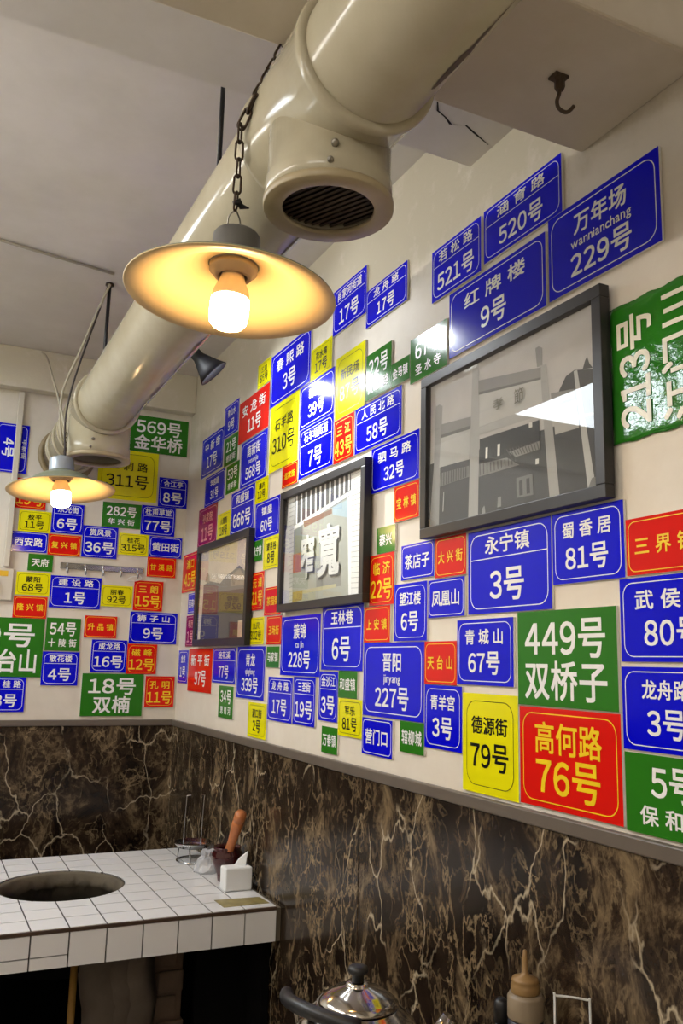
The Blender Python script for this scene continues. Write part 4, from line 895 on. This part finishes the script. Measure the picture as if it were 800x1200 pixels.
# ================================================================== tiled table with a stove hole
M_tile = mat('white glazed tile', (228, 227, 226), .2, noise=.04, scale=5)
M_grout = mat('dark grout', (48, 42, 38), .85, noise=.2, scale=40)
M_bstrip = mat('brown edging', (70, 50, 34), .6, noise=.3, scale=30)
M_conc = mat('sooty concrete', (98, 88, 72), .9, noise=.5, scale=18, bump=.7, bscale=30)
M_sootshade = mat('soot and shade black', (9, 8, 8), .95, spec=.1)  # soot in the fire pit; on the added boards it stands in for shade
TZ = -.355; TF, TB = -1.04, -.345; TX0, TX1 = -.9115, -.019; PT = .0775
HC, HR = (-.45, -.676), .155
tab = thing('tiled_table', 'white tiled masonry table with round stove hole in the corner', 'table', (-.45, -.69, FZ))
def local(mb): mb.v = [(x+.45, y+.69, z-FZ) for x, y, z in mb.v]; return mb
def cut(o):
    """cut the stove hole out of a mesh once, at build time"""
    c = MB().lathe([(HR, -.3), (HR, .3)], 96, T(HC[0]+.45, HC[1]+.69, TZ-FZ)).build('cutter', M_sootshade)
    md = o.modifiers.new('hole', 'BOOLEAN'); md.operation = 'DIFFERENCE'; md.object = c; md.solver = 'EXACT'
    bpy.context.view_layer.update()
    me = bpy.data.meshes.new_from_object(o.evaluated_get(bpy.context.evaluated_depsgraph_get()))
    o.modifiers.clear(); old = o.data; o.data = me; bpy.data.meshes.remove(old); bpy.data.objects.remove(c)
g = MB().box((TX0, TF+.004, TZ-.078), (TX1, TB, TZ-.0012))
o = local(g).build('table_slab', M_grout); cut(o); o.parent = tab
tl = MB(); gp = .0016
nx = int(round((TX1-TX0)/PT)); y = TF; rows = []
while y < TB-.01: rows.append((y, min(y+PT, TB))); y += PT
for i in range(nx):
    for (ya, yb) in rows:
        x0 = TX1-(i+1)*PT; x1 = x0+PT
        dd = math.hypot((x0+x1)/2-HC[0], (ya+yb)/2-HC[1])
        if dd < HR-.075: continue
        tl.box((x0+gp, ya+gp, TZ-.006), (x1-gp, yb-gp, TZ))
o = local(tl).build('top_tiles', M_tile); cut(o); o.parent = tab
ap = MB()
for i in range(nx):
    x0 = TX1-(i+1)*PT
    if i < 6: ap.box((x0+gp, TF-.003, TZ-.076), (x0+PT-gp, TF+.004, TZ-.009))
    else:
        ap.box((x0+gp, TF-.003, TZ-.051), (x0+PT-gp, TF+.004, TZ-.009)); ap.box((x0+gp, TF-.003, TZ-.076), (x0+PT-gp, TF+.004, TZ-.0535))
local(ap).build('front_tiles', M_tile, tab)
local(MB().box((TX0, TF-.004, TZ-.008), (TX1, TF+.002, TZ-.0012))).build('edge_strip', M_bstrip, tab)
local(MB().box((TX1+.0005, TF-.002, TZ-.076), (-.0085, TB, TZ-.004))).build('mortar_fillet', M_conc, tab)
h = MB(); nseg = 64; rnd = random.Random(11)
h.lathe([(HR+.012, TZ-.0795), (HR-.001, TZ-.0795), (HR-.001, TZ-.004), (HR-.006, TZ-.002), (HR-.012, TZ-.008), (HR-.014, TZ-.022), (HR-.016, TZ-.036), (HR-.005, TZ-.041), (HR-.003, TZ-.0795)], nseg, T(HC[0], HC[1], 0), closed=True)
for k in range(len(h.v)):
    x, y, z = h.v[k]
    if z < TZ-.01 and math.hypot(x-HC[0], y-HC[1]) < HR-.005: h.v[k] = (x+rnd.uniform(-.003, .003), y+rnd.uniform(-.003, .003), z+rnd.uniform(-.006, .005))
local(h).build('stove_ring', M_conc, tab)
local(MB().lathe([(HR-.0025, TZ-.042), (HR-.0022, TZ-.165), (HR-.001, TZ-.165), (HR-.001, TZ-.042)], 64, T(HC[0], HC[1], 0), closed=True)).build('pit_lining', M_sootshade, tab)
fl = MB().lathe([(.001, TZ-.155), (.10, TZ-.152), (HR-.004, TZ-.148)], 40, T(HC[0], HC[1], 0))
fl.lathe([(HR+.01, TZ-.08), (HR+.012, TZ-.165), (.001, TZ-.17)], 40, T(HC[0], HC[1], 0))
for k in range(26):
    a = rnd.uniform(0, 6.28); r = rnd.uniform(.02, .115); s = rnd.uniform(.006, .014)
    M = T(HC[0]+r*math.cos(a), HC[1]+r*math.sin(a), TZ-.148) @ Rm(rnd.uniform(0, 3), 'Z') @ Rm(rnd.uniform(0, 1), 'X')
    fl.box((-s, -s*.7, -s*.4), (s, s*.6, s*.5), 0, M)
local(fl).build('fire_pit', M_sootshade, tab)
# brick pier, with old plaster hanging off its left half, and added black boards standing in for the shade under the table
M_brick = mat('sooty brick', (96, 78, 62), .9, noise=.45, scale=22, bump=.6, bscale=40)
M_plas = mat('stained plaster', (104, 92, 80), .85, noise=.5, scale=16, bump=.7, bscale=22)
p = MB(); z = FZ; j = 0; rnd = random.Random(2)
while z < TZ-.085:
    hgt = min(.055, TZ-.079-z)
    for i in range(2):
        x0 = -.302+i*.065-(.02 if j % 2 else 0); x1 = x0+.065
        p.box((max(-.302, x0)+rnd.uniform(-.003, 0), -.86+rnd.uniform(-.006, .006), z+.004), (min(x1, -.172)-.003+rnd.uniform(-.004, .003), -.72, z+hgt-.003))
    z += hgt; j += 1
p.box((-.300, -.85, FZ), (-.178, -.72, TZ-.0795))
local(p).build('brick_pier', M_brick, tab, bevel=.004)
p = MB(); n = 14; m_ = 20; g = []
for j in range(m_+1):
    for i in range(n+1):
        x = -.378+.085*i/n; zz = FZ+(TZ-.0795-FZ)*j/m_
        g.append((x+.006*math.sin(j*1.3), -.845-.014*math.sin(i*1.1+.4*math.sin(j*.5))+.004*math.sin(j*.9+i), zz))
p.add(g, [(j*(n+1)+i, j*(n+1)+i+1, (j+1)*(n+1)+i+1, (j+1)*(n+1)+i) for j in range(m_) for i in range(n)], 0, True)
o = local(p).build('plaster_face', M_plas, tab); md = o.modifiers.new('thickness', 'SOLIDIFY'); md.thickness = .05; md.offset = 1
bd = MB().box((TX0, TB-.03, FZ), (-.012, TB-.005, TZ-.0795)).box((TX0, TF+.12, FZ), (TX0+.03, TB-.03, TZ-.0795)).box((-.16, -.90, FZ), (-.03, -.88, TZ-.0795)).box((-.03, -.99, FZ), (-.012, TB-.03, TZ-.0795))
local(bd).build('shade_board', M_sootshade, tab)
# things under the table
t = thing('wooden_stick', 'yellowish wooden stick leaning under the tiled table', 'stick', (-.455, -.95, FZ))
MB().tube([(0, 0, 0), (.002, -.005, .3), (.006, .02, TZ-.085-FZ)], .008, 12).build('shaft', mat('yellowish wood', (150, 112, 44), .6, noise=.3, scale=30), t)
t = thing('lidded_tub', 'small blue tub with yellow lid under the tiled table', 'tub', (-.505, -.985, FZ))
MB().lathe([(.001, 0), (.030, 0), (.034, .02), (.036, .42), (.033, .455), (.001, .455)], 28).build('tub_body', mat('blue plastic', (30, 42, 120), .4), t)
MB().lathe([(.001, .475), (.020, .474), (.026, .468), (.027, .456), (.001, .456)], 28).build('lid', mat('yellow plastic', (176, 160, 40), .4), t)
t = thing('bagged_bundle', 'dark blue bundle standing beside the pillar under the table', 'bundle', (-.400, -.955, FZ))
b = MB().lathe([(.001, 0), (.034, .0), (.036, .2), (.034, .42), (.026, .455), (.010, .47), (.001, .472)], 20)
b.v = [(x*(1+.12*math.sin(9*z*6+5*x*60)), y*(1+.1*math.cos(z*40)), z) for x, y, z in b.v]; b.build('bundle', mat('dark blue plastic', (26, 36, 66), .5), t)

# ---- on the tiled table
M_maroon = mat('maroon glazed ceramic', (60, 12, 14), .12, noise=.2, scale=12, coat=.4)
M_wood = mat('reddish turned wood', (186, 112, 62), .4, noise=.25, scale=25)
t = thing('mortar', 'maroon glazed garlic mortar on the tiled table', 'mortar', (-.054, -.775, TZ))
MB().lathe([(.001, 0), (.022, 0), (.023, .005), (.025, .018), (.033, .036), (.040, .054), (.0395, .068), (.034, .078), (.0365, .083), (.035, .085), (.031, .079), (.034, .066), (.032, .050), (.024, .030), (.001, .018)], 48).build('bowl', M_maroon, t)
pd = Vector((.06, -.62, 1.0)).normalized()
t = thing('pestle', 'reddish wooden pestle leaning in the maroon mortar', 'pestle', (-.060, -.765, TZ+.026))
MB().lathe([(r*1.05, z*1.16) for r, z in [(.001, 0), (.011, .002), (.0145, .012), (.0145, .03), (.0115, .05), (.0105, .075), (.0125, .105), (.0145, .125), (.0145, .130), (.0125, .132), (.0125, .135), (.0145, .137), (.0145, .150), (.012, .157), (.001, .159)]], 32, along((0, 0, 0), pd)).build('handle', M_wood, t)
M_paper = mat('white paper', (226, 226, 224), .8)
t = thing('tissue_pack', 'white paper tissue pack in front of the mortar', 'tissue pack', (-.060, -.865, TZ))
MB().box((-.034, -.022, 0), (.036, .022, .055)).build('pack', M_paper, t, bevel=.004)
s = MB().add([(-.006, .004, .054), (.022, -.008, .054), (.030, .002, .088), (.012, .010, .072), (-.002, .012, .054), (.026, .006, .054), (.034, .010, .082), (.016, .018, .066)], [(0, 1, 2, 3), (4, 5, 6, 7)])
o = s.build('tissue', M_paper, t); md = o.modifiers.new('thickness', 'SOLIDIFY'); md.thickness = .001
M_film = mat('clear plastic film', (228, 228, 230), .12, alpha=.42)
t = thing('plastic_bag', 'crumpled clear plastic bag behind the tissue pack', 'bag', (-.075, -.67, TZ))
b = MB(); rnd = random.Random(8)
b.lathe([(.030, 0), (.034, .008), (.030, .022), (.022, .036), (.014, .044), (.018, .056), (.001, .050)], 18)
b.v = [(x*1.0+rnd.uniform(-.004, .004), y+rnd.uniform(-.004, .004), max(0, z+rnd.uniform(-.003, .003))) for x, y, z in b.v]
for k in range(len(b.sm)): b.sm[k] = False
b.build('film', M_film, t); MB().lathe([(.001, .002), (.022, .002), (.023, .012), (.001, .016)], 16).build('contents', M_paper, t)
t = thing('seasoning_stand', 'stainless tray on wire stand with two tall wires in the corner', 'stand', (-.066, -.510, TZ))
MB().lathe([(.001, .034), (.042, .034), (.053, .045), (.055, .047), (.0535, .0485), (.0425, .0365), (.001, .0365)], 48).build('tray', M_chrome, t)
b = MB().tube([(.050*math.cos(a*PI/16), -.02+.050*math.sin(a*PI/16), .003) for a in range(32)], .0025, 8, closed=True)
for a in (.3, 2.6, 4.2, 5.6): b.tube([(.050*math.cos(a), -.02+.050*math.sin(a), .003), (.040*math.cos(a), .040*math.sin(a), .0345)], .002, 8)
b.build('wire_base', M_chrome, t)
for s_, dx in ((-1, 0), (1, 0)):
    x, y = s_*.026, .01
    MB().tube(smooth_path([(x, y, .036), (x+.002, y, .11), (x+.004, y, .166), (x+.005, y, .173), (x+.012*(-s_)+.004, y-.004, .175)], 5), .0018, 8).build('upright_wire', M_chrome, t)
t = MB().add([(-.140, -.945, TZ+.001), (-.030, -.955, TZ+.001), (-.026, -1.012, TZ+.001), (-.138, -1.012, TZ+.001)], [(0, 1, 2, 3)]).build('printed_card', mat('gold green printed card', (150, 136, 84), .4, noise=.6, scale=45))
md = t.modifiers.new('thickness', 'SOLIDIFY'); md.thickness = .0008; md.offset = 1
tag(t, 'gold and green printed card lying on the front corner tiles', 'card')

# ================================================================== near table with kettle and bottles
KZ = -.38
t = thing('dining_table', 'table below the picture edge carrying the kettle and bottles', 'table', (-.36, -2.2, FZ))
MB().box((-.40, -.40, KZ-FZ-.04), (.345, .44, KZ-FZ)).build('tabletop', mat('pale laminate', (150, 138, 120), .35), t, bevel=.004)
for x in (-.36, .30):
    for y in (-.36, .40): MB().tube([(x, y, 0), (x, y, KZ-FZ-.04)], .022, 12).build('leg', M_blackm, t)
M_kettle = mat('polished steel', (196, 190, 182), .13, 1.0, noise=.06)
t = thing('kettle', 'stainless steel kettle with black knob and black handle on the near table', 'kettle', (-.232, -1.868, KZ))
MB().lathe([(.001, 0), (.088, 0), (.095, .006), (.097, .03), (.092, .075), (.078, .100), (.062, .113), (.058, .116), (.056, .118), (.052, .114), (.001, .113)], 72).build('body', M_kettle, t)
MB().lathe([(.0565, .1185), (.057, .121), (.050, .127), (.036, .136), (.018, .1415), (.0165, .1425), (.0165, .146), (.010, .147), (.001, .147)], 64).build('lid', M_kettle, t)
MB().lathe([(.001, .143), (.0085, .143), (.0085, .156), (.013, .158), (.0145, .162), (.013, .166), (.008, .1685), (.001, .169)], 40).build('knob', M_blackm, t)
sp_ = MB().tube([(.066, -.052, .060), (.090, -.066, .085), (.104, -.074, .112)], [.020, .014, .011], 16); sp_.build('spout', M_kettle, t)
pts = []
for k in range(15):
    a = math.radians(150+k*6.8); pts.append((.099*math.cos(a), .099*math.sin(a), .126+.008*math.sin(PI*k/14)))
MB().tube(pts, .0095, 14).build('handle_grip', M_blackm, t)
for q in (pts[0], pts[-1]):
    v = Vector(q); u = Vector((v.x, v.y, 0)).normalized()
    MB().tube([tuple(v), tuple(u*.088+Vector((0, 0, .112))), tuple(u*.082+Vector((0, 0, .09)))], .0035, 10).build('handle_bracket', M_kettle, t)
# squeeze bottle
t = thing('squeeze_bottle', 'squeeze bottle of dark sauce with tan nozzle cap on the near table', 'bottle', (-.048, -2.003, KZ))
MB().lathe([(.001, .002), (.0228, .002), (.0238, .008), (.0238, .116), (.022, .120), (.001, .120)], 40).build('sauce', mat('dark sauce', (52, 54, 66), .3, noise=.2), t)
MB().lathe([(.001, .121), (.0240, .121), (.0243, .123), (.0243, .147), (.0215, .152), (.001, .152)], 40).build('bottle_shoulder', mat('cloudy plastic', (138, 122, 100), .35, noise=.1), t)
MB().lathe([(.001, .152), (.0185, .152), (.0195, .154), (.0195, .162), (.0175, .165), (.0188, .167), (.017, .171), (.007, .174), (.0042, .178), (.0034, .196), (.0025, .205), (.001, .206)], 40).build('nozzle_cap', mat('tan plastic cap', (146, 114, 70), .4, noise=.12), t)
t = thing('sauce_bottle', 'slim dark bottle with black cap left of the squeeze bottle', 'bottle', (-.050, -1.952, KZ))
MB().lathe([(.001, 0), (.020, 0), (.022, .004), (.022, .07), (.012, .085), (.0095, .088), (.0095, .098), (.001, .098)], 32).build('bottle_body', mat('dark brown glass', (20, 12, 8), .1), t)
MB().lathe([(.001, .130), (.006, .129), (.0098, .125), (.0105, .118), (.0105, .099), (.001, .099)], 32).build('cap', M_blackm, t)
t = thing('wire_rack', 'thin white wire rack by the marble wall, right of the bottles', 'rack', (-.042, -2.090, KZ))
rv = Vector((.9, -.44, 0)); q = lambda s, z: rv*s+Vector((0, 0, z))
MB().tube(smooth_path([q(-.022, 0), q(-.022, .08), q(-.022, .170), q(-.019, .175), q(.018, .171), q(.022, .164), q(.022, .07), q(.022, 0)], 6), .0014, 8).build('wire_loop', M_white, t)
MB().tube([(.024*math.cos(a*PI/8), .032*math.sin(a*PI/8), .002) for a in range(16)], .002, 8, closed=True).build('wire_foot', M_white, t)

# ================================================================== finish
bpy.data.objects.remove(_fo)
for o in list(scene.objects):
    if o.parent is None: o.location.z += LIFT
